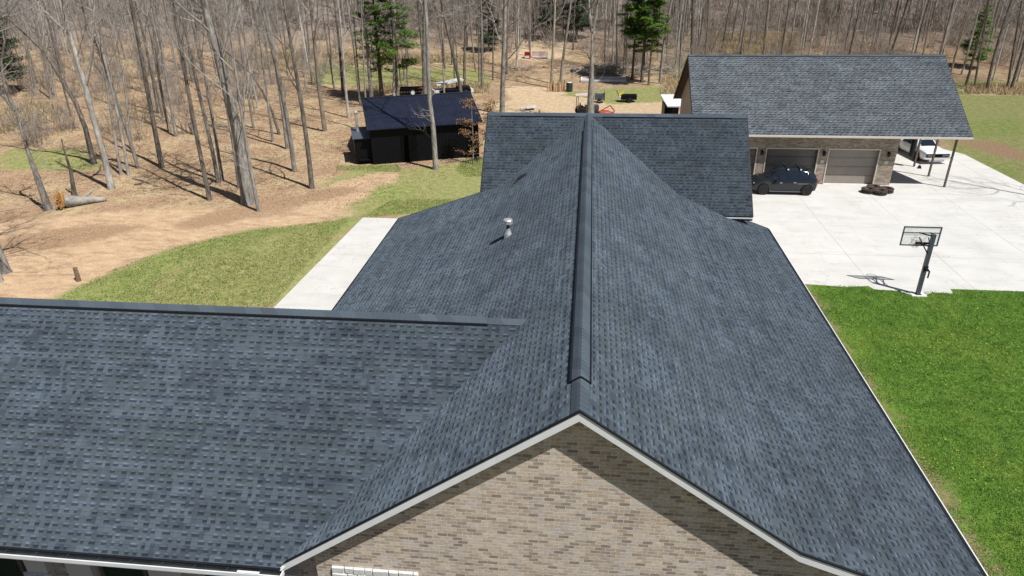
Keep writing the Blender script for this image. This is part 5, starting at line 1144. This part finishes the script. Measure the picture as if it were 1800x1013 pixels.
def pine(key, seed, label, Hh, r0, z0, spread, tiers, mat, bark='bark_dark', dens=1.0, gap=0.0, name='pine_tree', group=None):
    x, y, z = PI[key] if isinstance(key, str) else (key[0], key[1], 0); occ.append((x, y))
    return add_tree(name, label, (x, y, tz(x, y)-.02), conifer(seed, Hh, r0, z0, spread, tiers, dens, gap), bark, mat, group, src=None)
pine('p1', 1, 'dark green hemlock with drooping boughs left of the trailer', 15, .24, 3.2, 2.9, 22, 'pine', dens=1.0, gap=.15, name='hemlock_tree')
pine('p2', 2, 'green hemlock with open tiers directly behind the black shed', 15, .22, 3.6, 3.2, 20, 'pine', dens=1.0, gap=.2, name='hemlock_tree')
pine('p3', 3, 'brightest green pine standing left of the garage roof', 16, .22, 3.6, 2.7, 26, 'pine', dens=1.3)
pine('p4', 4, 'green pine just left of the brightest pine', 15, .16, 5.0, 2.2, 22, 'pine', dens=1.1, gap=.1)
pine('p5', 5, 'slim green pine just right of the brightest pine', 14, .14, 4.6, 2.0, 20, 'pine', dens=1.1, gap=.1)
pine('p6', 6, 'dark conifer beyond the clearing left of the forked tree', 9.5, .22, 1.2, 3.2, 22, 'pinedark', dens=1.0)
pine('p7', 7, 'dull green conifer in the woods at the far left edge', 12, .2, 1.5, 3.4, 24, 'pinedark', dens=1.0, gap=.1)
pine((-6.5, 100), 8, 'small dark conifer in the woods above the clearing', 8, .15, .8, 2.3, 16, 'pinedark')
pine((47, 84), 9, 'green cedar in the wood edge right of the garage roof', 7.5, .15, .8, 2.0, 16, 'pine', name='cedar_tree')
pine((-14.5, 93), 10, 'dark cedar in the middle of the back woods', 8, .15, .8, 2.2, 16, 'pinedark', name='cedar_tree')

# beech sapling keeping its brown leaves by the shed
def leafy(seed, Hh, n):
    r = np.random.default_rng(seed); tr = TB(); tr.tube([[0, 0, -.2], [.05, 0, Hh*.5], [0, .1, Hh]], [.06, .045, .01], 6); Vs = []
    for k in range(26):
        z = r.uniform(.12, .97)*Hh; a = r.uniform(0, 6.28); L = (1.35*(1-z/Hh)+.45)*r.uniform(.6, 1.2)*1.2
        p = np.array([0, 0, z]); e = p+np.array([math.cos(a)*L, math.sin(a)*L, r.uniform(.0, .35)]); tr.tube([p, e], [.018, .005], 3)
        m = n//26; s = r.uniform(.2, 1.05, m); c = p+(e-p)*s[:, None]+r.normal(0, 1, (m, 3))*np.array([.14, .14, .05])
        u = r.normal(0, 1, (m, 3)); u /= np.linalg.norm(u, axis=1)[:, None]; v = np.cross(u, r.normal(0, 1, (m, 3))); v /= np.linalg.norm(v, axis=1)[:, None]
        u *= .055; v *= .035; Vs.append(np.stack([c-u, c+v, c+u, c-v], 1).reshape(-1, 3))
    V = np.concatenate(Vs); return tr.arr(), (V, np.arange(len(V)).reshape(-1, 4))
for (x, y, hh, lab, sd) in ((-8.6, 40.6, 5.2, 'young beech keeping dry brown leaves at the right end of the shed', 3), (-7.3, 41.6, 4.6, 'small brown-leaved sapling squeezed between shed and house roof', 5)):
    add_tree('beech_sapling', lab, (x, y, -.02), leafy(sd, hh, 1300), 'bark_grey', 'brownleaf', cat='tree')

# ------------------------------------------------------------ woods too many to count, and brush
def distant():
    r = np.random.default_rng(77); packs = []
    for s in range(5):
        tr = TB(); rr = np.random.default_rng(500+s); Hh = rr.uniform(15, 21)
        tr.tube([[0, 0, -.3], [rr.normal(0, .2), rr.normal(0, .2), Hh*.5], [rr.normal(0, .5), 0, Hh]], [.16, .12, .03], 4)
        for k in range(22):
            z = rr.uniform(.12, .95)*Hh; a = rr.uniform(0, 6.28); L = (Hh-z)*.28+1.2; p = np.array([0, 0, z]); e = p+np.array([math.cos(a), math.sin(a), rr.uniform(.4, 1.2)])*L*.6
            tr.tube([p, (p+e)/2, e], [.04, .03, .012], 3)
            for j in range(5):
                q = p+(e-p)*rr.uniform(.2, 1); w_ = q+rr.normal(0, 1, 3)*np.array([.7, .7, .5])*L*.35+np.array([0, 0, L*.25]); tr.tube([q, w_], [.014, .006], 3)
        packs.append(tr.arr())
    Vs = []; Fs = []; n = 0
    for k in range(1250):
        z = r.random()
        if k < 1050: x, y = r.uniform(-180, 125), 104+r.random()**1.3*70
        elif k < 1160: x, y = r.uniform(-150, -75), r.uniform(70, 108)
        else: x, y = r.uniform(60, 110), r.uniform(80, 108)
        V, F = packs[r.integers(5)]; a = r.uniform(0, 6.28); c, s_ = math.cos(a), math.sin(a); k2 = r.uniform(.75, 1.15)
        W = V.copy(); W[:, 0], W[:, 1] = (V[:, 0]*c-V[:, 1]*s_)*k2, (V[:, 0]*s_+V[:, 1]*c)*k2; W[:, 2] *= k2
        W += np.array([x, y, tz(x, y)]); Vs.append(W); Fs.append(F+n); n += len(V)
    tag(np_mesh('far_woods', np.concatenate(Vs), np.concatenate(Fs), M['woodsbark']), 'grey brown mass of far bare woods climbing the hillside', kind='stuff')
distant()
def brush():
    r = np.random.default_rng(31); packs = []
    for s in range(4):
        tr = TB(); rr = np.random.default_rng(900+s)
        for k in range(26):
            a = rr.uniform(0, 6.28); L = rr.uniform(.8, 2.6); p = np.array([rr.normal(0, .35), rr.normal(0, .35), 0]); e = p+np.array([math.cos(a)*.45, math.sin(a)*.45, 1])*L
            tr.tube([p, (p+e)/2+rr.normal(0, .08, 3), e], [.014, .010, .004], 3)
            for j in range(2):
                q = p+(e-p)*rr.uniform(.3, .9); tr.tube([q, q+rr.normal(0, 1, 3)*.35+np.array([0, 0, .3])], [.007, .003], 3)
        packs.append(tr.arr())
    Vs = []; Fs = []; n = 0
    regs = [((-100, -30), (62, 104), 300), ((-30, 14), (93, 125), 220), ((12, 70), (84, 112), 260), ((2, 12), (77, 88), 30), ((-70, -36), (44, 62), 40), ((-150, 105), (104, 165), 900)]
    for (xa, xb), (ya, yb), cnt in regs:
        for k in range(cnt):
            x, y = r.uniform(xa, xb), r.uniform(ya, yb); V, F = packs[r.integers(4)]; a = r.uniform(0, 6.28); c, s_ = math.cos(a), math.sin(a); k2 = r.uniform(.6, 1.6) if cnt < 900 else r.uniform(1.4, 3.4)
            W = V.copy(); W[:, 0], W[:, 1] = (V[:, 0]*c-V[:, 1]*s_)*k2, (V[:, 0]*s_+V[:, 1]*c)*k2; W[:, 2] *= k2
            W += np.array([x, y, tz(x, y)]); Vs.append(W); Fs.append(F+n); n += len(V)
    tag(np_mesh('undergrowth', np.concatenate(Vs), np.concatenate(Fs), M['brush']), 'leafless brown brush growing between the trees', kind='stuff')
brush()
# fallen branches on the woods floor
fb = []
for i in range(12):
    x, y = r.uniform(-52, -14), r.uniform(31, 62)
    if not ok(x, y, 1.0): continue
    m = MB(); a = r.uniform(-.6, .6); L_ = r.uniform(1.2, 3.6)
    m.tube([(-L_/2*math.cos(a), -L_/2*math.sin(a), .05), (0, r.uniform(-.15, .15), .14), (L_/2*math.cos(a), L_/2*math.sin(a), .08)], [.055, .045, .02], 5)
    m.tube([(0, 0, .12), (L_*.2, L_*.18, .35)], [.025, .01], 4)
    o = m.build('fallen_branch', M[r.choice(['bark_grey', 'bark_dark', 'bark_white'])]); o.location = (x, y, 0)
    tag(o, 'fallen branch lying on the leaf litter of the woods floor', 'branch', 'fallen branches on the woods floor'); fb.append(o)
ordinals(fb); ordinals([o for o in sc.objects if o.name.startswith('split_log')])
bpy.context.view_layer.update()
